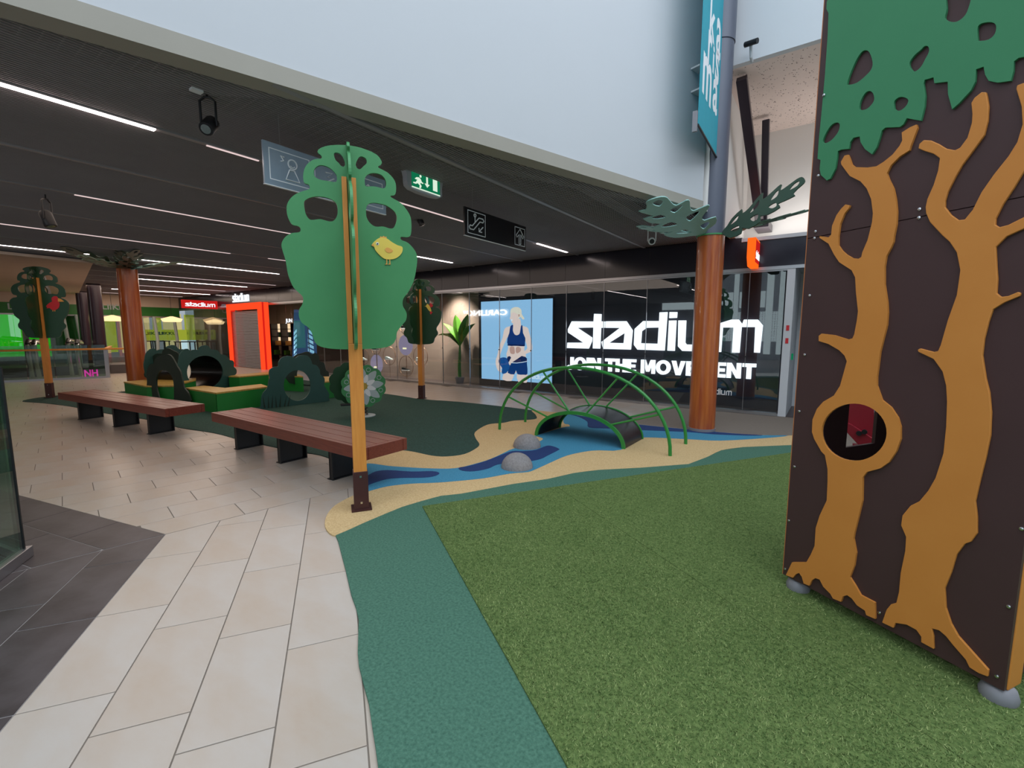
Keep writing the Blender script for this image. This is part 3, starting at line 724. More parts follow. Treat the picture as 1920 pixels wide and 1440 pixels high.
pr('shorts_print', 'po_navy', [(470, 980), (600, 965), (730, 985), (745, 1080), (752, 1220), (700, 1232), (610, 1225), (588, 1165), (565, 1228), (470, 1205), (500, 1110)])
pr('waistband_print', 'po_navy2', [(470, 975), (600, 960), (725, 980), (737, 1035), (600, 1058), (480, 1045)])
pr('waistband_trim_print', 'po_w', [(480, 1052), (600, 1062), (738, 1040), (738, 1048), (600, 1070), (480, 1060)])
pr('ball_print', 'po_ball', [(345, 1020), (380, 990), (440, 988), (470, 1020), (498, 1100), (490, 1150), (455, 1205), (400, 1220), (385, 1190), (392, 1140), (350, 1070)])
pr('arm_print', 'po_skin', [(700, 560), (760, 590), (790, 680), (822, 820), (815, 890), (770, 920), (680, 960), (620, 1000), (560, 1040), (520, 1070), (505, 1100), (485, 1060), (520, 990), (490, 960), (500, 945), (560, 950), (620, 945), (700, 900), (750, 855), (725, 760), (705, 690)])
pr('sports_top_print', 'po_navy', [(510, 545), (550, 525), (545, 600), (570, 660), (610, 670), (645, 640), (660, 540), (682, 535), (690, 640), (722, 710), (718, 780), (705, 826), (590, 820), (478, 818), (468, 720), (495, 640)])
pr('sports_top_trim_print', 'po_navy2', [(478, 800), (590, 803), (708, 806), (705, 828), (590, 822), (478, 820)])
pr('hair_print', 'po_hair', [(510, 350), (520, 300), (570, 272), (630, 276), (668, 315), (672, 370), (705, 420), (708, 442), (680, 445), (655, 410), (625, 440), (560, 440), (520, 400)])
pr('face_print', 'po_skin', [(515, 365), (560, 345), (610, 370), (625, 400), (615, 450), (590, 478), (552, 502), (530, 492), (520, 460), (498, 430), (512, 410)])
pr('mouth_print', 'po_w', [(518, 450), (538, 443), (540, 462), (526, 472)])
pr('ear_print', 'po_skin2', [(622, 378), (640, 374), (645, 395), (632, 412)])
logo_on((px0 + 1.55, pb_y - 0.014, pz0 + 0.09), (1, 0, 0), (0, 0, 1), 0.5, 0.12, 'po_w', po, 0.001)

tag(MB().box((-34, 14.8, 0), (-0.6, 14.9, 3.1)).build('wall_shop_back', 'brownback'), kind='structure')
tag(MB().box((-26.1, BW + 0.3, 0.02), (-26.0, 14.8, 3.0)).build('wall_shop_left', 'brownback'), kind='structure')
tag(MB().box((-13.4, 9.95, 0.02), (-13.3, 14.8, 3.0)).build('wall_shop_divider', 'brownback'), kind='structure')
# --- potted banana plant
pt = thing('potted_banana_plant', 'tall banana plant in a grey pot standing in the shop window left of the poster', 'potted plant', (-8.62, 9.60, 0.02))
MB().lathe([(0.10, 0.02), (0.135, 0.17), (0.14, 0.20), (0.12, 0.20), (0.11, 0.17)], (-8.62, 9.60, 0), 24).build('pot', 'pot', pt, smooth=True)
MB().tube([(-8.62, 9.60, 0.17), (-8.63, 9.60, 0.5), (-8.61, 9.60, 0.8), (-8.60, 9.60, 1.1)], [0.05, 0.045, 0.04, 0.025], 10).build('stem', 'plantstem', pt, smooth=True)
def banana_leaf(base, tip, sag, w):
    base = Vector(base); tip = Vector(tip); n = 10; mb = MB(); vs = []
    d = tip - base; side = d.cross(Vector((0, 0, 1)))
    side = side.normalized() if side.length > 0.05 else Vector((0, 1, 0))
    nrm = side.cross(d).normalized()
    for i in range(n + 1):
        t = i / n; c = base + d * t + Vector((0, 0, sag * math.sin(math.pi * t)))
        ww = 1.45 * w * math.sin(math.pi * min(1, 0.06 + t * 0.93)) ** 0.8 * (0.25 + min(1, t * 3) * 0.75)
        vs += [c + side * ww + nrm * 0.02 * ww / w, c - nrm * 0.03 * ww / w, c - side * ww + nrm * 0.02 * ww / w]
    vb = [v + nrm * 0.003 for v in vs]
    fs = []
    for i in range(n):
        for k in (0, 1):
            a = i * 3 + k; fs += [(a, a + 1, a + 4, a + 3), tuple(q + 33 for q in (a + 3, a + 4, a + 1, a))]
    mb.add(vs + vb, fs)
    mb.build('leaf', 'plantleaf', pt, smooth=True)
sb = (-8.60, 9.60, 1.05)
for tip, sag, w in (((-9.25, 9.62, 1.72), 0.12, 0.10), ((-8.86, 9.72, 1.95), 0.08, 0.10), ((-8.22, 9.52, 1.95), 0.04, 0.11), ((-8.05, 9.62, 1.70), 0.12, 0.10), ((-9.0, 9.45, 1.35), 0.2, 0.09), ((-8.35, 9.75, 1.55), 0.16, 0.09), ((-9.38, 9.55, 1.38), 0.16, 0.07), ((-8.68, 9.5, 1.62), 0.0, 0.06)):
    banana_leaf(sb, tip, sag, w)

# --- shoe rings
ringsd = [(785, 935, 150, 'ring', 'shoe ring between the two lilac discs'), (1060, 1105, 168, 'ring', 'low shoe ring left of the small tree post'), (1295, 945, 165, 'ring', 'shoe ring partly behind the small tree post'),
          (565, 790, 125, 'ring', 'shoe ring touching the lower edge of the big green crown'), (370, 950, 125, 'ring', 'shoe ring just right of the big tree post'), (1050, 430, 150, 'ring', 'uppermost shoe ring between the two tree crowns'),
          (1050, 760, 168, 'disc', 'lilac lit disc left of the small tree crown'), (575, 1070, 155, 'disc', 'lilac lit disc above the flower spring rider')]
M['lilac'] = glow('lilac_disc', (186, 168, 196), 0.55)
M['lampy'] = glow('cream_disc_light', (255, 240, 190), 1.2)
for i, (cx, cy, r_, kind, lb) in enumerate(ringsd):
    x, y = 640 + cx / 8.73, 560 + cy / 8.73
    bb = 9.55 + 0.04 * (i % 3)
    c = PB(x, y, bb); top = PB(x, y - r_ / 8.73, bb); R_ = top.z - c.z
    t = thing('shoe_display', lb, 'shoe display', (c.x, bb, 0.02), 'shoe display rings')
    if kind == 'ring':
        MB().tube([(c.x + R_ * math.cos(k * math.pi / 20), bb, c.z + R_ * math.sin(k * math.pi / 20)) for k in range(41)], 0.009, 6, False).build('ring', 'bronze', t, smooth=True)
    else:
        MB().prism([ell(c.x, c.z, R_, R_, 36)], (0, bb, 0), (1, 0, 0), (0, 0, 1), 0.012).build('disc', 'lilac', t)
        MB().obox((c.x, bb - 0.04, c.z - R_ * 0.32), (0.14, 0.03, 0.05)).build('shelf_light', 'lampy', t)
    MB().tube([(c.x, bb + 0.01, 0.02), (c.x, bb + 0.01, max(0.1, c.z - R_ * (1 if kind == 'disc' else 0.35)))], 0.006, 6).build('stand', 'bronze', t)
    if kind == 'ring':
        s0 = c.z - R_ * 0.35
        mb = MB(); mb.prism([sm([(c.x - 0.12, s0), (c.x + 0.12, s0), (c.x + 0.13, s0 + 0.02), (c.x + 0.03, s0 + 0.04), (c.x - 0.03, s0 + 0.07), (c.x - 0.09, s0 + 0.065), (c.x - 0.13, s0 + 0.075)], 3)], (0, bb - 0.06, 0), (1, 0, 0), (0, 0, 1), 0.08)
        s = thing('shoe', 'sneaker standing in the ' + lb, 'shoe', (c.x, bb, s0), 'shoes on the display rings')
        mb.build('upper', 'black' if i % 2 else 'flower_w', s, bevel=0.01)
        MB().prism([[(c.x - 0.14, s0 - 0.022), (c.x + 0.15, s0 - 0.022), (c.x + 0.15, s0), (c.x - 0.14, s0)]], (0, bb - 0.062, 0), (1, 0, 0), (0, 0, 1), 0.084).build('sole', 'white_print', s)
lt = bpy.data.lights.new('window_spot', 'SPOT'); lt.energy = 800; lt.color = (1, 0.83, 0.68); lt.spot_size = 1.5; lt.spot_blend = 0.8; lt.shadow_soft_size = 0.1
for a in (-12.2, -10.4, -8.9):
    o = bpy.data.objects.new('window_spot', lt); COL.objects.link(o); o.location = (a, 9.28, 2.9); o.rotation_euler = (math.radians(14), 0, 0)

# --- right end of the shop front: pilaster, recess, door
tag(MB().box((-0.72, BW - 0.01, 0), (-0.60, BW + 1.4, 2.6)).build('wall_pilaster', 'white_wall'), kind='structure')
tag(MB().box((-0.60, BW + 1.4, 0), (1.6, BW + 1.5, 2.6)).build('wall_recess', 'white_wall'), kind='structure')
tag(MB().box((-0.6, BW, -0.003), (1.6, BW + 1.4, 0.004)).build('floor_recess', 'floorin'), kind='structure')
tag(MB().box((-0.72, BW + 0.12, 2.6), (1.6, BW + 1.5, 2.7)).build('ceiling_recess', 'white_wall'), kind='structure')
d1 = tag(MB().box((-0.52, BW + 1.36, 0), (0.45, BW + 1.4, 2.1)).build('door_1', 'grey'), kind='structure')
MB().box((-0.44, BW + 1.34, 0.02), (0.37, BW + 1.36, 2.04)).build('door_leaf', 'signgl', d1)
MB().tube([(-0.36, BW + 1.33, 1.0), (-0.36, BW + 1.30, 1.0), (-0.25, BW + 1.30, 1.0)], 0.012, 8).build('door_handle', 'chrome', d1)
for z, m_, lb in ((1.50, 'bird_r', 'small red notice on the white pilaster, upper one'), (1.28, 'bird_r', 'small red and white notice on the white pilaster, lower one')):
    tag(MB().box((-0.68, BW - 0.018, z), (-0.635, BW - 0.0105, z + 0.09)).build('notice', m_), lb, 'notice')
tag(MB().box((-0.600, BW + 0.35, 0.98), (-0.575, BW + 0.44, 1.09)).build('door_button', 'exit_g'), 'small green door release box on the wall beside the door', 'button')

# ================================================================== PORTAL AND FAR LEFT SHOP
pf = thing('entrance_portal', 'tall glowing red orange square entrance frame of the shop', 'entrance frame', (-18.9, 8.6, 0))
a0, a1, bz0, bz1, pt_ = -21.0, -18.1, 8.8, 9.10, 2.62
wf = 0.26
MB().box((a0, bz0, 0), (a0 + wf, bz0 + 0.05, pt_)).build('front_upright', 'portal', pf)
MB().box((a1 - wf, bz0, 0), (a1, bz0 + 0.05, pt_)).build('front_upright', 'portal', pf)
MB().box((a0 + wf, bz0, pt_ - wf), (a1 - wf, bz0 + 0.05, pt_)).build('front_lintel', 'portal', pf)
MB().box((a1 - 0.08, bz0 + 0.051, 0), (a1, bz0 + 0.12, pt_)).build('side_panel', 'portal_dk', pf)
MB().box((a1 - 0.08, bz0 + 0.12, 0), (a1 + 0.01, bz1, pt_)).build('side_panel', 'portal', pf)
MB().box((a0, bz0 + 0.051, 0), (a0 + 0.08, bz1, pt_)).build('side_panel', 'portal_dk', pf)
MB().box((a0 + 0.08, bz0 + 0.051, pt_ - 0.08), (a1 - 0.08, bz1, pt_)).build('top_panel', 'portal_dk', pf)
sh = thing('roller_shutter', 'closed grey slatted roller shutter inside the red orange frame', 'shutter', (-19.5, 9.0, 0))
for k in range(36):
    z = 0.02 + k * 0.064
    MB().box((a0 + 0.10, 8.93, z), (a1 - 0.10, 8.945, z + 0.052)).build('slat', 'grey', sh)
t = thing('illuminated_sign', 'small lit white stadium sign above the red orange frame', 'sign', (-20.4, BW - 0.06, 2.7))
logo_on((-21.1, BW, 2.72), (1, 0, 0), (0, 0, 1), 1.45, 0.36, 'sign_white2', t, 0.03)
# JUN blue chevron totem in the glass, A SALE red sign
bt = thing('blue_display_panel', 'blue shop window display with pale diagonal stripes beside the red frame', 'display panel', (-14.6, 9.45, 0.02))
P = Plane((-14.6, 9.5), 0)
M['blue_lit'] = glow('lit_slate_blue', (70, 98, 140), 0.55); M['paleblue'] = glow('lit_pale_blue', (150, 204, 232), 0.95)
def p2(pts, b): return [(p.x, p.z) for p in [PB(420 + x / 10.667, 530 + y / 10.667, b) for x, y in pts]]
MB().prism([[(p[0], max(p[1], 0.021)) for p in p2([(1400, 540), (1800, 540), (1880, 2400), (1400, 2400)], 9.5)]], (0, 9.5, 0), (1, 0, 0), (0, 0, 1), 0.05).build('panel', 'blue_lit', bt)
for k in range(6):
    y0 = 930 + k * 95
    MB().prism([p2([(1400, y0 + 60), (1450, y0), (1455, y0 + 50), (1400, y0 + 120)], 9.49)], (0, 9.485, 0), (1, 0, 0), (0, 0, 1), 0.01).build('stripe', 'paleblue', bt)
    MB().prism([p2([(1680 + k * 0, y0), (1760 + k * 10, y0 + 55), (1765 + k * 10, y0 + 115), (1680, y0 + 60)], 9.49)], (0, 9.485, 0), (1, 0, 0), (0, 0, 1), 0.01).build('stripe', 'paleblue', bt)
t = thing('illuminated_sign', 'small lit white JUN lettering behind the glass right of the red frame', 'sign', (-15.6, 9.9, 1.6))
c0 = PB(536, 607, 9.9)
text_on('lettering', 'JUN', (c0.x, 9.9, c0.z), (1, 0, 0), (0, 0, 1), 0.5, 0.2, 'sign_white2', t, 0.01, bold=0.02)
for q in (0.05, 0.45): MB().tube([(c0.x + q, 9.9, c0.z + 0.19), (c0.x + q, 9.9, 3.0)], 0.004, 5).build('hanger', 'alu', t)
t = thing('sale_sign', 'red shop sign with a white arrow behind the glass beside the red frame', 'sign', (-16.6, 9.6, 0.5))
MB().box((-17.3, 9.6, 0.021), (-16.3, 9.63, 1.5)).build('panel', 'red', t)
text_on('lettering', 'A', (-17.25, 9.598, 1.05), (1, 0, 0), (0, 0, 1), 0.2, 0.25, 'white_print', t, 0.002)
MB().prism([[(-16.85, 0.78), (-16.6, 0.78), (-16.7, 0.88), (-16.64, 0.92), (-16.45, 0.74), (-16.64, 0.56), (-16.7, 0.60), (-16.6, 0.70), (-16.85, 0.70)]], (0, 9.598, 0), (1, 0, 0), (0, 0, 1), 0.003).build('arrow', 'white_print', t)
# shop interior beyond that glass
wi = MB().box((-26, 13.5, 0.02), (-13.4, 13.6, 3.0)).build('shop_wall', 'brownback'); tag(wi, kind='structure'); wi.name = 'wall_shop'
M['creamlit'] = glow('lit_shop_shelf_wall', (214, 186, 150), 1.1)
for i, (a, w_, m_) in enumerate(((PB(508, 640, 12.6).x, 0.95, 'creamlit'), (PB(527, 640, 12.6).x, 0.95, 'creamlit'), (PB(546, 640, 12.6).x, 0.95, 'creamlit'))):
    s = thing('shelf_unit', ('lit shop shelf unit with boxes behind the glass, ' + ['left', 'middle', 'right'][i] + ' of three'), 'shelf', (a, 12.6, 0.02), 'shelf units in the shop')
    MB().box((a - w_ / 2, 12.7, 0.9), (a + w_ / 2, 12.75, 1.9)).build('back_panel', m_, s)
    for z in (0.25, 0.75, 1.2, 1.6):
        MB().box((a - w_ / 2, 12.35, z), (a + w_ / 2, 12.7, z + 0.03)).build('shelf_board', 'col_dark', s)
    for q in (-1, 1): MB().box((a + q * w_ / 2 - 0.02, 12.35, 0.02), (a + q * w_ / 2 + 0.02, 12.7, 1.9)).build('side_panel', 'col_dark', s)
    for k in range(4):
        z = (0.25, 0.75, 1.2, 1.2)[k]; aa = a - w_ * 0.44 + k * w_ * 0.22
        tag(MB().box((aa, 12.4, z + 0.031), (aa + 0.18, 12.65, z + 0.26)).build('merchandise_box', ('plantleaf', 'chick_o', 'grey', 'liikku_green')[k], bevel=0.008), ['leafy green', 'orange', 'grey', 'dark green'][k] + ' box on the ' + ['left', 'middle', 'right'][i] + ' lit shop shelf behind the glass', 'box', 'boxes on the shop shelves')
for i, (a, b, an) in enumerate(((-17.6, 11.3, 0.0), (-16.0, 10.8, 0.0), (-18.4, 12.0, 0.0))):
    tl = thing('tube_lamp', ['nearest', 'lowest', 'farthest'][i] + ' white tube lamp inside the shop right of the red frame', 'lamp', (a, b, 2.75), 'tube lamps inside the shop')
    MB().box((a - 0.5, b - 0.03, 2.75), (a + 0.5, b + 0.03, 2.79)).build('tube', 'led', tl)
    for q in (-0.4, 0.4): MB().box((a + q - 0.01, b - 0.01, 2.79), (a + q + 0.01, b + 0.01, 3.0)).build('hanger', 'alu', tl)

# blade signs
def blade(c0, c1, z0, z1, label, txt):
    t = thing('blade_sign', label, 'sign', (c0[0], c0[1], z0))
    MB().box((c0[0] - 0.06, c0[1], z0), (c0[0] + 0.06, c1[1], z1)).build('box', 'red_lit', t)
    logo_on((c0[0] + 0.06, c0[1] + 0.1, z0 + 0.08), (0, 1, 0), (0, 0, 1), (c1[1] - c0[1] - 0.2), 0.18, 'sign_white2', t, 0.012)
    return t
blade((-22.6, 7.75), (-22.6, 9.10), 2.48, 2.83, 'lit red stadium blade sign left of the red orange frame', 'stadium')

# orange blade sign right of the column
t = thing('blade_sign', 'lit orange stadium blade sign on the fascia right of the big column', 'sign', (-1.2, 8.8, 2.6))
oa = PB(1394, 450, 8.62)
MB().prism([[(8.60, 2.72), (8.72, 2.58), (9.11, 2.58), (9.11, 3.03), (8.60, 3.03)]], (-1.16, 0, 0), (0, 1, 0), (0, 0, 1), 0.12).build('box', 'orange_lit', t)
MB().box((-1.159, 8.66, 2.64), (-1.155, 9.10, 3.0)).build('face', 'red_lit', t)
logo_on((-1.155, 8.68, 2.70), (0, 1, 0), (0, 0, 1), 0.42, 0.14, 'sign_white2', t, 0.004)

# green gym shop at the far end (plane a = AF)
AF = -27.0
tag(MB().box((AF - 0.3, -2, 2.22), (AF, BW, 2.66)).build('trim_7', 'liikku_green'), kind='structure')
tag(MB().box((AF - 0.3, -2, 2.66), (AF, BW, 3.15)).build('wall_over_green_shop', 'cream_slab'), kind='structure')
tag(MB().box((AF - 0.05, -2, 2.16), (AF + 0.05, BW, 2.22)).build('trim_8', 'alu'), kind='structure')
def af(x, y, a=AF): p = PA(x, y, a); return (p.y, p.z)
def afbox(name, x0, y0, x1, y1, m, parent=None, a=AF, th=0.05):
    b0, z1 = af(x0, y0, a); b1, z0 = af(x1, y1, a)
    return MB().box((a - th, b0, max(z0, 0.01)), (a, b1, z1)).build(name, m, parent)
gs = thing('green_shop_front', 'bright green lit shop wall at the far left behind the tree and balustrade', 'shop front', (AF, 5, 0))
afbox('green_panel', -40, 586, 47, 668, 'liikku_glow', gs, AF - 0.1); afbox('green_panel', 49, 586, 98, 668, 'liikku_glow', gs, AF - 0.1)
afbox('panel', 99, 586, 166, 662, 'liikku_green', gs, AF - 0.2); afbox('lime_panel', 195, 588, 222, 660, 'liikku_lime', gs, AF - 0.2)
afbox('cream_panel', 223, 588, 285, 660, 'liikku_cream', gs, AF - 2.2); afbox('lime_panel', 285, 588, 304, 625, 'liikku_lime', gs, AF - 2.1)
afbox('cream_panel', 304, 588, 345, 660, 'liikku_cream', gs, AF - 2.2); afbox('lime_panel', 345, 590, 392, 660, 'liikku_lime', gs, AF - 2.3)
afbox('lime_panel', 392, 592, 424, 660, 'liikku_green', gs, AF - 0.2)
afbox('low_screen', 262, 618, 385, 637, 'liikku_lime', gs, AF - 0.25)
afbox('screen', 340, 638, 388, 660, 'screen', gs, AF - 0.3)
for i, (x, lb) in enumerate(((125, 'birch trunk decoration left of the dark columns'), (150, 'birch trunk decoration between the tree crown and the dark columns'), (270, 'slim birch trunk just right of the left palm column'), (294, 'slim birch trunk second from the left palm column'), (331, 'slim birch trunk below the red blade sign'), (381, 'slim birch trunk left of the red orange frame'))):
    p = PA(x, 640, AF + 0.25); tag(MB().tube([(AF + 0.25, p.y, 0), (AF + 0.25, p.y + 0.04, 1.1), (AF + 0.25, p.y - 0.03, 2.2)], 0.07, 8).build('birch_trunk', 'flower_w', smooth=True), lb, 'tree trunk')
b0, z0 = af(190, 584); text_a = [(54, 'green'), (192, 'green')]
for x0, lb in ((15, 'pale LIIKKU lettering on the green fascia at the far left'), (192, 'pale LIIKKU lettering on the green fascia left of the palm column')):
    b0, z0 = af(x0, 580); o = text_on('fascia_lettering', 'LIIKKU', (AF + 0.002, b0, z0), (0, 1, 0), (0, 0, 1), 1.05, 0.24, 'flower_w', None, 0.02, bold=0.02); tag(o, lb, 'lettering')
for x0, lb in ((274, 'green LIIKKU lettering on the glass, left one'), (300, 'green LIIKKU lettering on the glass, right one')):
    b0, z0 = af(x0, 628); o = text_on('glass_lettering', 'LIIKKU', (AF - 0.2, b0, z0), (0, 1, 0), (0, 0, 1), 0.75, 0.15, 'liikku_green', None, 0.01, bold=0.02); tag(o, lb, 'lettering')
for x, y, lb in ((211, 596, 'cream pendant lamp left of the left palm column'), (322, 598, 'cream pendant lamp above the bush tunnel'), (403, 603, 'cream pendant lamp beside the red orange frame')):
    p = PA(x, y, AF + 1.5)
    t = thing('pendant_lamp', lb, 'pendant lamp', (p.x, p.y, p.z), 'cream pendant lamps')
    MB().lathe([(0.05, 0.12), (0.42, 0.0), (0.36, -0.12), (0.30, -0.14)], p, 20).build('shade', 'warm', t, smooth=True)
    MB().tube([(p.x, p.y, p.z + 0.1), (p.x, p.y, ZC)], 0.008, 5).build('cord', 'black', t)
for i, (x, y) in enumerate(((280, 668), (303, 668), (326, 664), (350, 672))):
    p = G(x, y + 8)
    t = thing('cafe_table', 'dark high cafe table in front of the green shop, ' + ['leftmost', 'second', 'third', 'rightmost'][i] + ' of four', 'table', (p.x, p.y, 0), 'cafe tables at the green shop')
    MB().box((p.x - 0.35, p.y - 0.35, 0.98), (p.x + 0.35, p.y + 0.35, 1.02)).build('table_top', 'black', t)
    for sx in (-1, 1):
        for sy in (-1, 1): MB().box((p.x + sx * 0.3 - 0.02, p.y + sy * 0.3 - 0.02, 0), (p.x + sx * 0.3 + 0.02, p.y + sy * 0.3 + 0.02, 0.98)).build('leg', 'black', t)
# rows of glass in the green shop front
w2 = tag(MB().box((AF, -2, 0), (AF + 0.06, BW, 0.05)).build('window_2', 'alu'), kind='structure')
for k in range(9):
    MB().box((AF + 0.02, -1 + k * 1.1, 0.05), (AF + 0.03, -1 + k * 1.1 + 1.09, 2.16)).build('pane', 'glass', w2)

# dark columns
for x, y, d_, lb in ((175, 535, 0.19, 'dark purple round column, right one of the pair at the far left'), (156, 563, 0.19, 'dark round column, left one of the pair at the far left')):
    p = G(x, y, 3.1) if x > 160 else PA(158, 600, -25.6)
    tag(MB().lathe([(d_ * 1.15, 0), (d_ * 1.15, 0.12), (d_, 0.14), (d_, ZC)], (p.x, p.y, 0), 24).build('column', 'col_dark', smooth=True), lb, 'column')

# ================================================================== ESCALATOR BALUSTRADE (far left)
bp0 = G(-60, 720.5); bp1 = G(203, 708); bd_ = (bp1 - bp0).normalized(); bang = math.atan2(bd_.y, bd_.x)
Lb = (bp1 - bp0).length
ba = thing('escalator_balustrade', 'glass balustrade with wooden handrail around the escalator well at the far left', 'balustrade', (bp0.x, bp0.y, 0))
mid = (bp0 + bp1) / 2
MB().obox(mid + Vector((0, 0, 0.93)), (Lb + 0.9, 0.09, 0.055), bang).build('handrail', 'post', ba, bevel=0.01)
MB().obox(mid + Vector((0, 0, 0.03)), (Lb, 0.06, 0.06), bang).build('base_rail', 'alu', ba)
np_ = 5
for k in range(np_):
    c = bp0 + bd_ * (Lb * (k + 0.5) / np_)
    MB().obox(c + Vector((0, 0, 0.56)), (Lb / np_ - 0.02, 0.012, 1.0), bang).build('glass_panel', 'glass_g', ba)
nb = Vector((-bd_.y, bd_.x, 0));
if nb.x > 0: nb = -nb
MB().obox(bp1 + nb * 1.5 + Vector((0, 0, 0.93)), (3.0, 0.09, 0.055), math.atan2(nb.y, nb.x)).build('handrail', 'post', ba, bevel=0.01)
MB().obox(bp1 + nb * 1.5 + Vector((0, 0, 0.5)), (3.0, 0.012, 0.9), math.atan2(nb.y, nb.x)).build('glass_panel', 'glass_g', ba)
MB().obox(bp1 + Vector((0, 0, 0.45)) + nb * 0.1, (0.25, 0.1, 0.9), math.atan2(nb.y, nb.x)).build('end_panel', 'alu', ba)
for i, (x, y0, y1, lb) in enumerate(((58, 642, 714, 'steel escalator rail left of the left tree post'), (70, 642, 714, 'steel escalator rail next to the left tree post'), (134, 640, 712, 'steel escalator rail right of the left tree post'), (150, 642, 712, 'steel escalator rail nearest to the balustrade end'))):
    base = mid + nb * 1.0; q = PLN(x, y1, base, nb); qt = PLN(x, y0, base, nb)
    pts = [q + nb * 0.4, q + Vector((0, 0, 0.6)) + nb * 0.25, Vector((q.x, q.y, qt.z - 0.08)) + nb * 0.1, Vector((q.x, q.y, qt.z)) + nb * 0.3, Vector((q.x, q.y, qt.z - 0.05)) + nb * 1.6]
    pts[0].z = max(pts[0].z, 0.02)
    t = thing('escalator_rail', lb, 'escalator rail', (q.x, q.y, 0), 'escalator rails')
    MB().tube(pts, 0.07, 10).build('newel', 'chrome', t, smooth=True)
    MB().tube([p + Vector((0, 0, 0.06)) for p in pts[1:]], 0.05, 8).build('handrail_belt', 'black', t, smooth=True)
c = mid + nb * 2.6
eb = MB().obox(c + Vector((0, 0, 0.16)), (5.2, 1.6, 0.3), bang).build('escalator_deck', 'duct'); tag(eb, 'dark ribbed escalator deck seen through the glass balustrade', 'escalator')
q = PLN(170, 700, mid + nb * 0.6, nb)
t = thing('neon_sign', 'small magenta neon sign low behind the balustrade glass', 'sign', (q.x, q.y, max(q.z - 0.1, 0.02)))
text_on('lettering', 'NH', q - Vector((0, 0, 0.1)) - bd_ * 0.15, bd_, (0, 0, 1), 0.33, 0.22, 'magenta', t, 0.02, bold=0.03)

# ================================================================== GLASS CORNER AT LEFT EDGE
gc = G(43, 1050); gl = thing('glass_barrier', 'greenish glass barrier in a steel floor channel cut off by the left picture edge', 'glass barrier', (gc.x, gc.y, 0))
dn = (Vector(G(0, 1098)) - Vector(G(53, 1056))); dn.z = 0; dn.normalize()
df = (Vector(G(0, 1030)) - Vector(G(43, 1047))); df.z = 0; df.normalize()
MB().obox(gc + dn * 0.55 + Vector((0, 0, 0.66)), (1.08, 0.02, 1.22), math.atan2(dn.y, dn.x)).build('glass_panel', 'glass_g', gl)
MB().obox(gc + df * 0.65 + Vector((0, 0, 0.66)), (1.26, 0.02, 1.22), math.atan2(df.y, df.x)).build('glass_panel', 'glass_g', gl)
MB().obox(gc + dn * 0.52 + Vector((0, 0, 0.035)), (1.16, 0.06, 0.07), math.atan2(dn.y, dn.x)).build('floor_channel', 'alu', gl, bevel=0.004)
MB().obox(gc + df * 0.65 + Vector((0, 0, 0.03)), (1.26, 0.05, 0.055), math.atan2(df.y, df.x)).build('floor_channel', 'alu', gl, bevel=0.004)
MB().obox(gc - dn * 0.015 + Vector((0, 0, 0.66)), (0.012, 0.022, 1.2), math.atan2(dn.y, dn.x)).build('edge_strip', 'black', gl)

# ================================================================== PLAY TREES
TP = Vector(G(678, 955)); TA = math.radians(56.5)
TPL = Plane(TP, TA)
def crop2(pts): return [(440 + x / 4, 220 + y / 4) for x, y in pts]
CROWN = [(657.5, 274), (680, 279), (705, 290), (715, 302.5), (714.5, 309), (709, 312.5), (711, 316), (727.5, 325), (740, 340), (742.5, 355), (740, 366), (732.5, 367.5), (734, 371), (752.5, 382.5), (767.5, 402.5), (771, 420), (770, 440), (764, 445), (752, 444.5), (752, 450), (765, 456), (777.5, 470), (782, 484), (780, 505), (775, 528), (765, 548), (756, 560), (755, 573), (762, 587), (761, 600), (755, 608), (744.5, 622), (742, 635.5), (735, 646), (719, 652), (692, 654), (660, 655), (624, 654), (602, 650), (591, 642), (585, 625), (578, 614), (567, 606), (561, 595), (561, 581), (567, 570.5), (568, 557), (556, 545), (548, 535), (540, 513.5), (536, 490), (530, 470), (528, 457.5), (535, 445), (547.5, 437.5), (562, 435.5), (563, 428), (557.5, 424), (547.5, 421), (540, 407.5), (537.5, 392.5), (540, 380), (550, 367.5), (565, 360), (580, 355), (579, 347), (570, 342.5), (569, 325), (575, 310), (588, 300), (602, 298), (602.5, 292.5), (595.5, 286), (600, 279), (615, 274), (635, 272.5)]
HOLES = [[(745, 275), (770, 268), (800, 285), (820, 320), (828, 355), (815, 375), (795, 365), (780, 345), (755, 320)],
 [(935, 300), (960, 298), (985, 315), (990, 345), (970, 365), (950, 385), (935, 393), (915, 380), (908, 355), (918, 325)],
 [(595, 400), (620, 370), (655, 362), (700, 375), (740, 405), (765, 440), (765, 480), (745, 488), (700, 480), (640, 470), (600, 445)],
 [(978, 455), (1000, 430), (1040, 420), (1090, 430), (1120, 455), (1135, 490), (1130, 525), (1110, 535), (1070, 525), (1030, 520), (985, 520), (975, 490)],
 [(520, 650), (535, 620), (590, 598), (660, 598), (720, 615), (760, 645), (772, 690), (768, 740), (745, 775), (715, 783), (680, 775), (640, 765), (600, 770), (565, 768), (535, 730)],
 [(985, 690), (1000, 655), (1040, 643), (1090, 650), (1140, 665), (1195, 705), (1215, 745), (1210, 790), (1190, 830), (1160, 835), (1110, 820), (1060, 822), (1020, 800), (990, 755)]]
crown2d = sm(TPL.px(CROWN), 3)
holes2d = [sm(TPL.px(crop2(h)), 3) for h in HOLES]
cxm = sum(p[0] for p in crown2d) / len(crown2d)
zpost = 2.65; zslot = 1.385; pw = 0.052
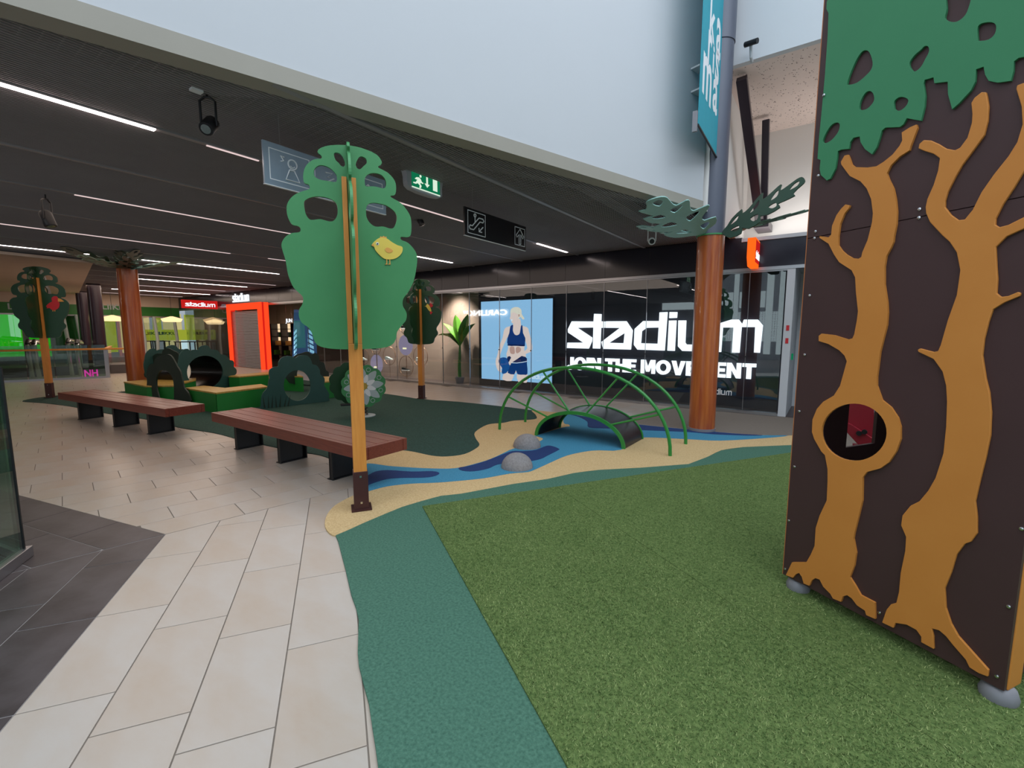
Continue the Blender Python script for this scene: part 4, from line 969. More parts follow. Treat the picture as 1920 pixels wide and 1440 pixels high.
def play_tree(base, rot, scale, label, name, crownm, mirror=False, postm='post'):
    root = thing(name, label, 'play tree', (0, 0, 0))
    k = scale
    def lb(lo, hi): return (lo[0], lo[1], lo[2] * k), (hi[0], hi[1], hi[2] * k)
    mb = MB()
    mb.box(*lb((-pw, -pw, 0.30), (pw, pw, zslot)))
    mb.build('post', postm, root, bevel=0.004)
    for sx in (-1, 1):
        MB().box(*lb((min(sx * 0.015, sx * pw), -pw, zslot), (max(sx * 0.015, sx * pw), pw, zpost))).build('post_half', postm, root, bevel=0.003)
    shoe = MB().box((-pw - 0.006, -pw - 0.006, 0.012), (pw + 0.006, pw + 0.006, 0.34 * k)).build('steel_shoe', 'boot', root, bevel=0.003)
    MB().obox((0, -0.0, 0.018), (0.16, 0.16, 0.012), 0).build('foot_plate', 'boot', root)
    for z in (0.08, 0.30):
        MB().obox((0, -pw - 0.008, z * k), (0.016, 0.008, 0.016)).build('bolt', 'chrome', shoe)
    sgn = 1
    loops = [[(p[0], p[1] * k) for p in crown2d]] + [[(p[0], p[1] * k) for p in h] for h in holes2d]
    # left and right half of the facing board stop at the slot; the crossing board runs through
    fb_ = MB().prism(loops, (0, -0.010, 0), (1, 0, 0), (0, 0, 1), 0.02).build('crown_board', crownm, root)
    cb = MB().prism(loops, (0.0095, 0, 0), (0, 1, 0), (0, 0, 1), 0.019).build('crown_board', crownm, root)
    root.location = base; root.rotation_euler = (0, 0, rot)
    return root
tr1 = play_tree(TP, TA, 1.0, 'large play tree with flat green crown and a yellow chick, nearest one', 'play_tree', 'crown')
tp3 = G(95, 746)
tr3 = play_tree(tp3, TA, 1.0, 'dark green play tree with a red bird at the far left', 'play_tree', 'crown_dk')
tp2 = G(791, 748)
tr2 = play_tree(tp2, math.radians(20), 0.90, 'small dark green play tree with a hummingbird in front of the shop window', 'play_tree', 'crown_dk')

def tree_art(root, k, items):
    for name, m, loops, off in items:
        MB_ = MB().prism([[(p[0], p[1] * k) for p in l] for l in loops], (0, -0.010 - off, 0), (1, 0, 0), (0, 0, 1), 0.008 if off > 0.007 else 0.003)
        # built in tree-local coordinates
        me = bpy.data.meshes.new(name); me.from_pydata([tuple(v) for v in MB_.v], [], MB_.f); me.update(); me.materials.append(M[m])
        o = bpy.data.objects.new(name, me); COL.objects.link(o); o.parent = root
def cpx(pts, n=3): return sm(TPL.px(crop2(pts)), n)
chick = [('chick', 'chick_y', [cpx([(1027, 962), (1045, 935), (1075, 912), (1100, 905), (1140, 912), (1180, 940), (1220, 962), (1255, 975), (1255, 1010), (1235, 1040), (1200, 1062), (1160, 1068), (1120, 1062), (1085, 1035), (1055, 1000), (1045, 975)])], 0.008),
 ('chick_wing', 'chick_o', [cpx([(1125, 995), (1140, 980), (1160, 985), (1185, 1003), (1165, 1018), (1140, 1015)])], 0.011),
 ('chick_comb', 'chick_o', [cpx([(1088, 910), (1090, 895), (1105, 900), (1115, 892), (1125, 900), (1138, 898), (1138, 912), (1110, 908)], 1)], 0.0075),
 ('chick_eye', 'white_print', [cpx([(1058, 950), (1066, 940), (1078, 945), (1080, 957), (1068, 963)])], 0.011),
 ('chick_pupil', 'black', [cpx([(1064, 951), (1070, 947), (1076, 951), (1072, 958), (1066, 957)])], 0.014),
 ('chick_beak', 'chick_o', [cpx([(1022, 962), (1042, 950), (1046, 975)], 1)], 0.0105),
 ('chick_leg', 'chick_o', [cpx([(1136, 1066), (1142, 1066), (1142, 1098), (1145, 1106), (1125, 1106), (1136, 1098)], 1)], 0.0075),
 ('chick_leg', 'chick_o', [cpx([(1158, 1066), (1164, 1066), (1166, 1098), (1168, 1106), (1148, 1106), (1160, 1098)], 1)], 0.0075)]
tree_art(tr1, 1.0, chick)
def art_px(pts, k, tp, ang, n=3):
    pl = Plane(tp, ang); return sm([(p[0], p[1] / k) for p in pl.px(pts)], n)
z1 = lambda pts: [(x / 7.385, 530 + y / 7.385) for x, y in pts]
bird = [('bird', 'bird_r', [art_px(z1([(720, 215), (750, 190), (785, 188), (808, 210), (812, 250), (830, 290), (820, 345), (790, 370), (760, 382), (720, 375), (690, 350), (650, 360), (660, 345), (645, 330), (660, 305), (700, 275), (725, 262)]), 1, tp3, TA)], 0.008),
        ('bird_beak', 'chick_o', [art_px(z1([(808, 215), (850, 228), (893, 262), (840, 265), (808, 262)]), 1, tp3, TA, 1)], 0.0085),
        ('bird_leg', 'chick_o', [art_px(z1([(735, 378), (741, 378), (745, 398), (730, 398)]), 1, tp3, TA, 1)], 0.0075),
        ('bird_leg', 'chick_o', [art_px(z1([(762, 378), (768, 378), (772, 398), (757, 398)]), 1, tp3, TA, 1)], 0.0075)]
tree_art(tr3, 1.0, bird)
z7 = lambda pts: [(740 + x / 6.86, 510 + y / 6.86) for x, y in pts]
hum = [('hummingbird', 'chick_y', [art_px(z7([(385, 440), (408, 436), (420, 412), (438, 418), (462, 455), (475, 500), (465, 512), (440, 490), (415, 455), (405, 444)]), .90, tp2, math.radians(20))], 0.008),
       ('hummingbird_wing', 'bird_r', [art_px(z7([(450, 420), (470, 398), (482, 415), (497, 430), (480, 455), (462, 448)]), .90, tp2, math.radians(20))], 0.0085),
       ('hummingbird_tail', 'bird_r', [art_px(z7([(462, 505), (478, 510), (495, 520), (480, 530), (470, 548), (458, 530)]), .90, tp2, math.radians(20), 1)], 0.0085)]
tree_art(tr2, 0.90, hum)

# ================================================================== BENCHES
def bench(origin, L_, D, ang, label, legs, name='bench'):
    t = thing(name, label, 'bench', (0, 0, 0))
    z1_, th = 0.45, 0.115
    e = 0.055
    # four long boards between two end boards, with a front and back edge board
    n = 3; wv = (D - 2 * 0.05) / n
    MB().box((0, 0, z1_ - th), (L_, 0.048, z1_)).build('edge_board', 'bench', t, bevel=0.004)
    MB().box((0, D - 0.048, z1_ - th), (L_, D, z1_)).build('edge_board', 'bench', t, bevel=0.004)
    MB().box((0, 0.05, z1_ - th), (0.048, D - 0.05, z1_)).build('end_board', 'bench', t, bevel=0.004)
    MB().box((L_ - 0.048, 0.05, z1_ - th), (L_, D - 0.05, z1_)).build('end_board', 'bench', t, bevel=0.004)
    for k in range(n):
        y0 = 0.05 + k * wv
        MB().box((0.05, y0 + 0.003, z1_ - 0.035), (L_ - 0.05, y0 + wv - 0.003, z1_)).build('seat_board', 'bench', t, bevel=0.003)
    MB().box((0.05, 0.05, z1_ - 0.06), (L_ - 0.05, D - 0.05, z1_ - 0.037)).build('subframe', 'black', t)
    for x in legs:
        MB().box((x - 0.16, 0.10, 0.012), (x + 0.02, 0.115, z1_ - 0.06)).build('leg', 'black', t) if False else None
        lg = MB()
        lg.box((x - 0.006, 0.10, 0.008), (x + 0.006, D - 0.08, z1_ - th + 0.0)).box((x - 0.05, 0.10, 0.0), (x + 0.05, D - 0.08, 0.008)).box((x - 0.05, 0.10, z1_ - th - 0.008), (x + 0.05, D - 0.08, z1_ - th))
        lg.box((x - 0.006, 0.10, 0.008), (x + 0.05, 0.112, z1_ - th)).box((x - 0.006, D - 0.092, 0.008), (x + 0.05, D - 0.08, z1_ - th))
        lg.build('leg', 'black', t)
    t.location = origin; t.rotation_euler = (0, 0, ang)
    return t
bench((-6.46, 2.44, 0), 3.12, 0.50, 0.0, 'long red brown wooden bench just behind the large tree post', (0.38, 1.42, 2.42))
bench((-10.74, 1.76, 0), 3.50, 0.50, math.radians(7.2), 'long red brown wooden bench in front of the green boxes, farther left', (0.42, 1.68, 2.75))

# ================================================================== STREAM ROCKS
for c, R_, lb in ((G(960, 882), 0.172, 'smooth grey rubber boulder in the stream, nearer one'), (G(980, 842), 0.178, 'smooth grey rubber boulder on the sand bank, farther one')):
    prof = [(R_ * math.cos(t), 0.013 + R_ * 0.92 * math.sin(t)) for t in [i * math.pi / 2 / 12 for i in range(12)]] + [(0.004, 0.013 + R_ * 0.92)]
    tag(MB().lathe(prof, (c.x, c.y + R_ * 0.55, 0), 40).build('boulder', 'rock', smooth=True), lb, 'boulder')

# ================================================================== GREEN BRIDGE
br = thing('play_bridge', 'green steel arched play bridge with handrail arches and black deck over the blue stream', 'play bridge', (-2.7, 5.7, 0))
yf, yb = 5.36, 6.02        # deck front and back edges (b)
xc, Rr, Hh = -2.72, 0.66, 0.40
def arc(xc, r, h, y, n=24, z0=0.014): return [Vector((xc + r * math.cos(t), y, z0 + h * math.sin(t))) for t in [math.pi - i * math.pi / n for i in range(n + 1)]]
n = 28
mb = MB(); vs = []; fs = []
for i in range(n + 1):
    t_ = math.pi - i * math.pi / n
    for (r_, h_) in ((Rr, Hh), (Rr - 0.014, Hh - 0.014)):
        for y in (yf + 0.02, yb - 0.02): vs.append((xc + r_ * math.cos(t_), y, 0.014 + h_ * math.sin(t_)))
for i in range(n):
    a = i * 4; b = a + 4
    fs += [(a, a + 1, b + 1, b), (a + 2, b + 2, b + 3, a + 3), (a, b, b + 2, a + 2), (a + 1, a + 3, b + 3, b + 1)]
mb.add(vs, fs).build('deck', 'blackrub', br, smooth=True)
for y in (yf, yb):
    m_ = MB(); vs = []; fs = []
    for i in range(n + 1):
        t_ = math.pi - i * math.pi / n
        for r_, h_ in ((Rr + 0.012, Hh + 0.012), (Rr - 0.035, Hh - 0.035)):
            for yy in (y - 0.012, y + 0.012): vs.append((xc + r_ * math.cos(t_), yy, 0.014 + h_ * math.sin(t_)))
    for i in range(n):
        a = i * 4; b = a + 4
        fs += [(a, a + 1, b + 1, b), (a + 2, b + 2, b + 3, a + 3), (a, b, b + 2, a + 2), (a + 1, a + 3, b + 3, b + 1)]
    m_.add(vs, fs).build('edge_arch', 'bridge', br, smooth=True)
hx, hr, hh = -2.77, 1.27, 0.99
for y in (yf + 0.02, yb + 0.06):
    pts = []
    for i in range(33):
        t_ = math.pi - i * math.pi / 32
        pts.append((hx + hr * math.copysign(abs(math.cos(t_)) ** 0.92, math.cos(t_)), y, 0.014 + hh * math.sin(t_) ** 0.95 if 0 < i < 32 else 0.0))
    MB().tube(pts, 0.021, 12).build('handrail_arch', 'bridge', br, smooth=True)
    for ang_d, a2 in ((28, 45), (64, 80), (112, 102), (150, 136)):
        t_ = math.radians(ang_d); t2 = math.radians(a2)
        po_ = Vector((hx + hr * math.copysign(abs(math.cos(t_)) ** .92, math.cos(t_)), y, 0.014 + hh * math.sin(t_) ** .95))
        pi_ = Vector((xc + Rr * math.cos(t2), min(y, yb - 0.01), 0.014 + Hh * math.sin(t2)))
        MB().tube([po_, pi_], 0.013, 8).build('strut', 'bridge', br, smooth=True)

# ================================================================== GREEN BOXES AND BUSH BOARDS
def gbox(pts_top, label, z=0.39, m='boxgreen'):
    P = [G(x, y, z) for x, y in pts_top]
    c = sum(P, Vector((0, 0, 0))) / len(P)
    t = thing('play_box', label, 'play box', (c.x, c.y, 0.0), 'green play boxes with plywood tops')
    poly = [(p.x, p.y) for p in P]
    MB().prism([poly], (0, 0, z - 0.03), (1, 0, 0), (0, 1, 0), z - 0.038).build('box_body', m, t, bevel=0.003)
    big = [((p[0] - c.x) * 1.012 + c.x, (p[1] - c.y) * 1.012 + c.y) for p in poly]
    MB().prism([big], (0, 0, z), (1, 0, 0), (0, 1, 0), 0.029).build('plywood_top', 'boxtop', t, bevel=0.002)
z8 = lambda x, y: (230 + x / 8.348, 640 + y / 8.348)
z6 = lambda x, y: (360 + x / 4.8, 560 + y / 4.8)
gbox([z8(975, 727), z8(1455, 803), z8(1600, 727), z8(1270, 693)], 'green play box with plywood top right behind the gap between the benches')
gbox([z8(1462, 803), z6(682, 790), z6(620, 768), z8(1606, 727)], 'green play box with plywood top between the near bench and the holed bush')
gbox([z8(22, 630), z8(370, 697), z8(790, 690), z8(1142, 600), z8(1142, 570), z8(350, 600)], 'long green play box with plywood top at the left end of the group')
gbox([z6(330, 697), z6(425, 700), z6(690, 678), z6(690, 660), z6(400, 682)], 'green play box with plywood top behind the bush tunnel')
gbox([z6(1180, 748), z6(1300, 735), z6(1420, 730), z6(1400, 700), z6(1180, 700)], 'green play box with plywood top right of the holed bush', z=0.39)
gbox([z6(780, 690), z6(1000, 700), z6(960, 680), z6(820, 672)], 'green play box seen through the hole of the bush board')

def bush(name, label, p0, p1, outer, hole, m, th=0.025, n=3, grass=None, thing_=None):
    a = Vector(p0); b = Vector(p1); pl_ = Plane(a, math.atan2(b.y - a.y, b.x - a.x))
    t = thing_ or thing(name, label, 'bush board', (a.x, a.y, 0.008))
    lo = sm(pl_.px(outer), n); lo = [(p[0], max(p[1], 0.010)) for p in lo]
    loops = [lo]
    if hole: loops.append(sm(pl_.px(hole), 3) if len(hole) < 30 else pl_.px(hole))
    board('bush_panel', pl_, loops, th, m, t)
    return t, pl_, loops
# holed bush C
oc = crop([(640, 1010), (622, 960), (625, 900), (640, 850), (680, 800), (690, 740), (700, 715), (695, 680), (700, 640), (740, 615), (775, 610), (780, 570), (810, 530), (860, 515), (900, 520), (930, 535), (960, 515), (1010, 508), (1050, 520), (1075, 560), (1085, 590), (1120, 600), (1150, 640), (1155, 680), (1190, 710), (1195, 750), (1190, 780), (1215, 820), (1235, 860), (1230, 900), (1215, 925), (930, 965)], 360, 560, 4.8)
hc = crop(ell(948, 782, 122, 138, 36), 360, 560, 4.8)
tC, plC, loopsC = bush('bush_board', 'teal green scalloped bush board with a round hole in the middle of the scene', G(492, 768), G(616, 753), oc, hc, 'bush')
for gx, lean in ((655, -20), (690, -5), (720, 5), (760, -10), (790, 8), (830, 20), (860, 25)):
    base = [(gx - 8, 985), (gx + 8, 983), (gx + lean + 2, 985 - 90 - (gx % 7) * 6)]
    l_ = plC.px(crop(base, 360, 560, 4.8), 0.001)
    MB().prism([l_], plC.at(0.002), plC.U, plC.V, 0.002).build('grass_print', 'bush_dk', tC)
# darker bush D behind it
od = crop([(880, 760), (860, 600), (900, 540), (940, 505), (990, 490), (1040, 478), (1080, 500), (1112, 488), (1140, 515), (1150, 562), (1190, 580), (1205, 640), (1230, 662), (1234, 700), (1240, 790)], 360, 560, 4.8)
bush('bush_board', 'blackish green bush board standing behind the holed bush', G(540, 736), G(620, 727), od, crop(ell(1040, 680, 95, 95, 30), 360, 560, 4.8), 'bush_dk')
# front left arch A
oa_ = [z8(*p) for p in [(345, 900), (350, 835), (365, 780), (375, 700), (380, 600), (368, 520), (390, 420), (432, 358), (480, 350), (500, 280), (560, 230), (640, 212), (700, 205), (740, 215), (780, 260), (820, 330), (850, 390), (900, 470), (922, 560), (940, 640), (962, 730), (1005, 780), (1040, 850), (1055, 990), (810, 975), (802, 885), (800, 700), (780, 580), (740, 510), (690, 465), (620, 455), (570, 480), (530, 560), (525, 680), (540, 780), (560, 855), (560, 945)]]
bush('bush_board', 'blackish green bush arch on the left in front of the boxes', G(272, 757), G(356, 768), oa_, None, 'bush_dk', n=2)
# another dark bush behind A
ob_ = [z8(*p) for p in [(345, 560), (340, 480), (370, 420), (378, 350), (400, 300), (450, 280), (480, 220), (540, 190), (610, 190), (620, 150), (680, 108), (740, 118), (800, 150), (860, 180), (880, 260), (880, 420), (870, 600), (770, 600), (760, 480), (690, 400), (600, 400), (540, 470), (520, 600)]]
bush('bush_board', 'dark bush arch peeking out behind the left bush arch', G(268, 742), G(334, 744), ob_, None, 'bush_dk', n=2)
# tunnel B
ob2 = [z8(*p) for p in [(905, 830), (925, 640), (900, 560), (880, 470), (868, 380), (880, 300), (900, 200), (960, 130), (1020, 118), (1060, 150), (1100, 132), (1190, 130), (1200, 95), (1270, 62), (1340, 75), (1382, 125), (1450, 130), (1500, 155), (1532, 200), (1600, 212), (1650, 250), (1670, 290), (1722, 300), (1746, 340), (1745, 400), (1780, 440), (1782, 500), (1750, 530), (1690, 560), (1680, 790)]]
hb2 = [z8(*p) for p in ell(1290, 482, 282, 258, 36)]
pB0 = G(338, 748); pB1 = pB0 + Vector((math.cos(math.radians(112)), math.sin(math.radians(112)), 0))
tB, plB, loopsB = bush('bush_tunnel', 'teal green bush board with a black crawl tunnel through it', pB0, pB1, ob2, hb2, 'bush')
board('rear_bush_panel', plB, loopsB, 0.025, 'bush', tB, off=-0.95)
hl = loopsB[1]; cxh = sum(p[0] for p in hl) / len(hl); czh = sum(p[1] for p in hl) / len(hl)
rh = max(p[0] for p in hl) - cxh; rz = max(p[1] for p in hl) - czh
mb = MB(); vs = []; fs = []; nn = 40
for off in (-0.026, -0.949):
    for rr_ in (1.0, 1.03):
        for k in range(nn):
            a_ = 2 * math.pi * k / nn; vs.append(plB.at(off) + plB.U * (cxh + rh * rr_ * math.cos(a_)) + Vector((0, 0, max(czh + rz * rr_ * math.sin(a_), 0.02))))
for k in range(nn):
    k2 = (k + 1) % nn
    fs += [(k, k2, 2 * nn + k2, 2 * nn + k), (nn + k, 3 * nn + k, 3 * nn + k2, nn + k2), (k, nn + k, nn + k2, k2), (2 * nn + k, 2 * nn + k2, 3 * nn + k2, 3 * nn + k)]
mb.add(vs, fs).build('tunnel_tube', 'tubeblk', tB, smooth=True)

# ================================================================== FLOWER SPRING RIDER
fc = G(679, 784); sp = thing('spring_rider', 'flower shaped spring rider with white water lily print behind the large tree post', 'spring rider', (fc.x, fc.y, 0.008))
plF = Plane(fc, math.radians(60))
def zz(x, y): return (640 + x / 11.075, 670 + y / 11.075)
cF = plF.px([zz(468, 600)])[0]; rF = 0.345
def scal(c, r, n, amp, m_=6):
    return [(c[0] + (r + amp * abs(math.sin(n * a / 2))) * math.cos(a), c[1] + (r + amp * abs(math.sin(n * a / 2))) * math.sin(a)) for a in [2 * math.pi * k / (n * m_) for k in range(n * m_)]]
fp = board('front_panel', plF, [scal(cF, rF, 12, 0.03)], 0.018, 'crown', sp)
pb2 = plF.px([zz(200, 540)])[0]
board('rear_panel', plF, [scal((cF[0] - 0.17, cF[1] + 0.03), rF, 12, 0.03)], 0.018, 'crown_dk', sp, off=-0.34)
for k in range(8):
    a = k * math.pi / 4 + 0.1; r0, r1 = 0.10, 0.33
    pet = sm([(cF[0] + math.cos(a) * r0, cF[1] + math.sin(a) * r0), (cF[0] + math.cos(a - 0.30) * 0.22, cF[1] + math.sin(a - 0.30) * 0.22), (cF[0] + math.cos(a) * r1, cF[1] + math.sin(a) * r1), (cF[0] + math.cos(a + 0.30) * 0.22, cF[1] + math.sin(a + 0.30) * 0.22)], 4)
    board('petal', plF, [pet], 0.002, 'flower_w', fp, off=0.0022)
    a += math.pi / 8
    pet = sm([(cF[0] + math.cos(a) * 0.05, cF[1] + math.sin(a) * 0.05), (cF[0] + math.cos(a - 0.36) * 0.12, cF[1] + math.sin(a - 0.36) * 0.12), (cF[0] + math.cos(a) * 0.21, cF[1] + math.sin(a) * 0.21), (cF[0] + math.cos(a + 0.36) * 0.12, cF[1] + math.sin(a + 0.36) * 0.12)], 4)
    board('petal', plF, [pet], 0.002, 'white_print', fp, off=0.0045)
    arcp = [plF.at(0.004) + plF.U * (cF[0] + math.cos(a) * 0.29 + 0.035 * math.cos(q)) + Vector((0, 0, cF[1] + math.sin(a) * 0.29 + 0.035 * math.sin(q))) for q in [i * math.pi / 5 for i in range(11)]]
    MB().tube(arcp, 0.005, 5, False).build('leaf_outline', 'flower_w', fp)
board('flower_centre', plF, [ell(cF[0], cF[1], 0.06, 0.06, 20)], 0.002, 'flower_c', fp, off=0.007)
ctr = plF.at(-0.17) + plF.U * cF[0]
MB().obox(ctr + Vector((0, 0, 0.50)), (0.30, 0.30, 0.03), math.radians(60)).build('seat', 'blackrub', sp, bevel=0.01)
MB().tube([ctr + Vector((0.065 * math.cos(t), 0.065 * math.sin(t), 0.03 + 0.30 * t / (2 * math.pi * 5))) for t in [i * math.pi / 8 for i in range(81)]], 0.011, 6).build('spring', 'black', sp, smooth=True)
MB().lathe([(0.20, 0.0), (0.20, 0.012), (0.12, 0.022)], (ctr.x, ctr.y, 0.008), 32).build('base_plate', 'flower_w', sp)
MB().obox(plF.at(0.05) + plF.U * (cF[0] - 0.31) + Vector((0, 0, 0.26)), (0.16, 0.10, 0.03), math.radians(60)).build('footrest', 'black', sp, bevel=0.006)
MB().tube([plF.at(0.06) + plF.U * (cF[0] - 0.2) + Vector((0, 0, 0.72)), plF.at(-0.4) + plF.U * (cF[0] - 0.2) + Vector((0, 0, 0.72))], 0.014, 8).build('handle', 'black', sp)

# ================================================================== PALM COLUMNS
leaf_outline = [(0, 0), (0.06, 0.07), (0.10, 0.16), (0.22, 0.22), (0.25, 0.13), (0.33, 0.15), (0.42, 0.25), (0.48, 0.28), (0.50, 0.16), (0.58, 0.17), (0.68, 0.22), (0.72, 0.21), (0.72, 0.12), (0.80, 0.12), (0.90, 0.14), (0.96, 0.12), (1.0, 0.05), (1.0, 0.0), (0.94, -0.03), (0.90, -0.07), (0.93, -0.12), (0.80, -0.10), (0.74, -0.09), (0.78, -0.17), (0.64, -0.17), (0.54, -0.12), (0.56, -0.22), (0.42, -0.22), (0.32, -0.14), (0.33, -0.23), (0.18, -0.20), (0.08, -0.10)]
leaf_holes = [sm([(0.10, 0.05), (0.16, 0.13), (0.20, 0.13), (0.19, 0.06)], 3), sm([(0.36, 0.05), (0.42, 0.16), (0.46, 0.18), (0.46, 0.07)], 3), sm([(0.62, 0.05), (0.66, 0.14), (0.70, 0.14), (0.70, 0.05)], 3), sm([(0.84, 0.03), (0.88, 0.09), (0.94, 0.08), (0.93, 0.02)], 3),
              sm([(0.14, -0.05), (0.22, -0.13), (0.27, -0.14), (0.25, -0.06)], 3), sm([(0.40, -0.05), (0.46, -0.14), (0.51, -0.15), (0.50, -0.06)], 3), sm([(0.62, -0.04), (0.68, -0.11), (0.73, -0.11), (0.70, -0.04)], 3)]
def palm_leaf(parent, base, tip, roll, m, width=1.0):
    base = Vector(base); tip = Vector(tip); U = tip - base; L_ = U.length; U.normalize()
    side = Vector((0, 0, 1)).cross(U).normalized()
    up = U.cross(side)
    V = side * math.cos(roll) + up * math.sin(roll)
    loops = [sm([(x * L_, y * L_ * width) for x, y in leaf_outline], 2)] + [[(x * L_, y * L_ * width) for x, y in h] for h in leaf_holes]
    MB().prism(loops, base, U, V, 0.012).build('leaf', m, parent)
zt = 2.83
pc = Vector((-1.50 - 0.0, 6.93, 0)); dcam = Vector((pc.x, pc.y, 0)).normalized(); pc = Vector(G(1315, 812)) + dcam * 0.18; pc.z = 0
RC = 0.183
pr_ = thing('palm_column', 'round column clad in orange wood grain with flat metal palm leaves, right of the bridge', 'column', (pc.x, pc.y, 0.0135))
MB().lathe([(RC, 0.05), (RC, zt)], pc, 48).build('wood_cladding', 'trunkwood', pr_, smooth=True)
MB().lathe([(RC + 0.008, 0.0135), (RC + 0.008, 0.055)], pc, 48).build('base_ring', 'grey', pr_, smooth=True)
MB().lathe([(RC + 0.012, zt), (RC + 0.012, zt + 0.02)], pc, 48).build('leaf_collar', 'crown', pr_, smooth=True)
rs = 0.175
MB().lathe([(rs, zt + 0.02), (rs, 8.4)], pc, 48).build('steel_shaft', 'col_grey', pr_, smooth=True)
MB().lathe([(rs + 0.012, 5.0), (rs + 0.012, 5.62), (rs, 5.63)], pc + Vector((0, 0, 0.38)), 48).build('shaft_sleeve', 'col_grey', pr_, smooth=True)
def leafpx(parent, bx, by, tx, ty, ztip, roll, m, cc, width=1.0, zb=zt + 0.03):
    tip = G(tx, ty, ztip) if isinstance(ztip, float) else ztip
    d = Vector((tip.x - cc.x, tip.y - cc.y, 0)).normalized()
    palm_leaf(parent, cc + d * (RC - 0.005) + Vector((0, 0, zb)), tip, roll, m, width)
leafpx(pr_, 0, 0, 1211, 378, 3.08, 0.25, 'leaf_teal_sheen', pc, 1.15)
leafpx(pr_, 0, 0, 1193, 424, 2.97, 0.0, 'leaf_teal_sheen', pc, 0.8)
leafpx(pr_, 0, 0, 1507, 343, PB(1507, 343, 6.5), 0.95, 'leaf_dk', pc, 1.1)
leafpx(pr_, 0, 0, 1522, 391, PB(1522, 391, 7.15), 0.1, 'leaf_md', pc, 0.9)
# left palm column
ztl = 2.97; RL = 0.2
pl2 = Vector((G(238, 505, ztl).x, G(238, 505, ztl).y, 0))
pq = thing('palm_column', 'round column clad in orange wood grain with flat palm leaves, behind the green boxes at the left', 'column', (pl2.x, pl2.y, 0.0085))
MB().lathe([(RL, 0.05), (RL, ztl)], pl2, 40).build('wood_cladding', 'trunkwood', pq, smooth=True)
MB().lathe([(RL + 0.008, 0.0), (RL + 0.008, 0.055)], pl2, 40).build('base_ring', 'grey', pq, smooth=True)
MB().lathe([(RL - 0.01, ztl), (RL - 0.01, ZC + 0.1)], pl2, 40).build('steel_shaft', 'black', pq, smooth=True)
for tx, ty, zz_, m_, rl in ((112, 463, 3.10, 'leaf_dk', 0.3), (146, 478, 2.98, 'leaf_md', 0.1), (345, 490, 3.0, 'leaf_md', 0.1), (298, 494, 2.98, 'leaf_teal_sheen', 0.5), (250, 468, 3.10, 'leaf_dk', 0.3), (226, 470, 3.10, 'leaf_dk', -0.3)):
    leafpx(pq, 0, 0, tx, ty, float(zz_) + 0.03, rl, m_, pl2, 0.42, zb=ztl + 0.01)

# struts behind the right column
for (x0, y0, x1, y1, w_, lb) in ((1391, 137, 1426, 425, 0.14, 'dark slanting steel strut right behind the grey column'), (1437, 217, 1432, 425, 0.11, 'dark upright steel strut beside the slanting one')):
    a = G(x0, y0, zs); a.z -= 0.07; b = PB(x1, y1, 9.7)
    U = (a - b).normalized(); S = U.cross(Vector((0, 1, 0))).normalized()
    tag(MB().obox((a + b) / 2, ((a - b).length, w_, 0.12), U=U, V=S).build('steel_strut', 'col_dark', bevel=0.006), lb, 'strut')
tag(MB().obox(PB(1431, 425, 9.8), (0.24, 0.6, 0.13)).build('strut_bracket', 'col_dark', bevel=0.006), 'dark steel bracket at the lower end of the struts', 'bracket')

# banner
bR = G(1343, 295, 3.86); bL = G(1309, 235, 3.86)
bt0 = thing('hanging_banner', 'teal banner with white karisma kaisa lettering hanging beside the grey column', 'banner', (bR.x, bR.y, 3.84))
BU = (bR - bL); BU.z = 0; wB = BU.length; BU.normalize()
MB().prism([[(0, 0), (wB, 0), (wB, 3.6), (0, 3.6)]], bL, BU, (0, 0, 1), 0.006).build('banner_cloth', 'teal_flag', bt0); cloth = bt0.children[-1]
MB().tube([bL - BU * 0.02, bR + BU * 0.02], 0.014, 8).build('banner_rod', 'black', bt0)
BN = BU.cross(Vector((0, 0, 1)))
def bxy(x, y):
    p = PLN(1290 + x / 6.545, y / 6.545, bL, BN); return ((p - bL).dot(BU), p.z)
def btxt(ch, x0, y0, x1, y1, tall=1.0):
    a = bxy(x0, y0); b = bxy(x1, y1)
    text_on('lettering', ch, bL + BU * a[0] + Vector((0, 0, a[1] - bL.z)) + BN * 0.0005, BU, (0, 0, 1), b[0] - a[0], b[1] - a[1], 'white_print', cloth, 0.001, bold=0.02)
btxt('k', 262, 400, 345, 80); btxt('a', 340, 630, 412, 330)
btxt('r', 238, 760, 300, 470); btxt('i', 298, 880, 328, 590); btxt('s', 326, 980, 388, 690)
btxt('m', 172, 1120, 296, 860); btxt('a', 296, 1330, 368, 1060)
MB().obox(PLN(1303, 228, bL, BN) + BU * 0.0, (0.05, 0.03, 0.22)).build('clip', 'grey', bt0)
# wall brackets left of banner
for y0, lb in ((133, 'small white wall bracket left of the banner, upper one'), (176, 'small white wall bracket left of the banner, lower one')):
    p = PLN(1302, y0, E0, En)
    tag(MB().obox(p + Vector((En.x, En.y, 0)) * 0.06, (0.16, 0.12, 0.02), math.atan2(ed_.y, ed_.x)).build('wall_bracket', 'white_wall'), lb, 'bracket')

# CCTV camera
p = PB(1408, 85, 7.24)
t = thing('security_camera', 'small black security camera on the white wall right of the grey column', 'camera', (p.x, 7.38, p.z - 0.12))
MB().tube([(p.x, 7.38, p.z - 0.14), (p.x, 7.30, p.z - 0.12), (p.x, 7.24, p.z)], 0.02, 8).build('arm', 'white_wall', t, smooth=True)
MB().tube([(p.x - 0.07, 7.22, p.z + 0.02), (p.x + 0.09, 7.16, p.z - 0.01)], 0.035, 12).build('housing', 'black', t, smooth=True)

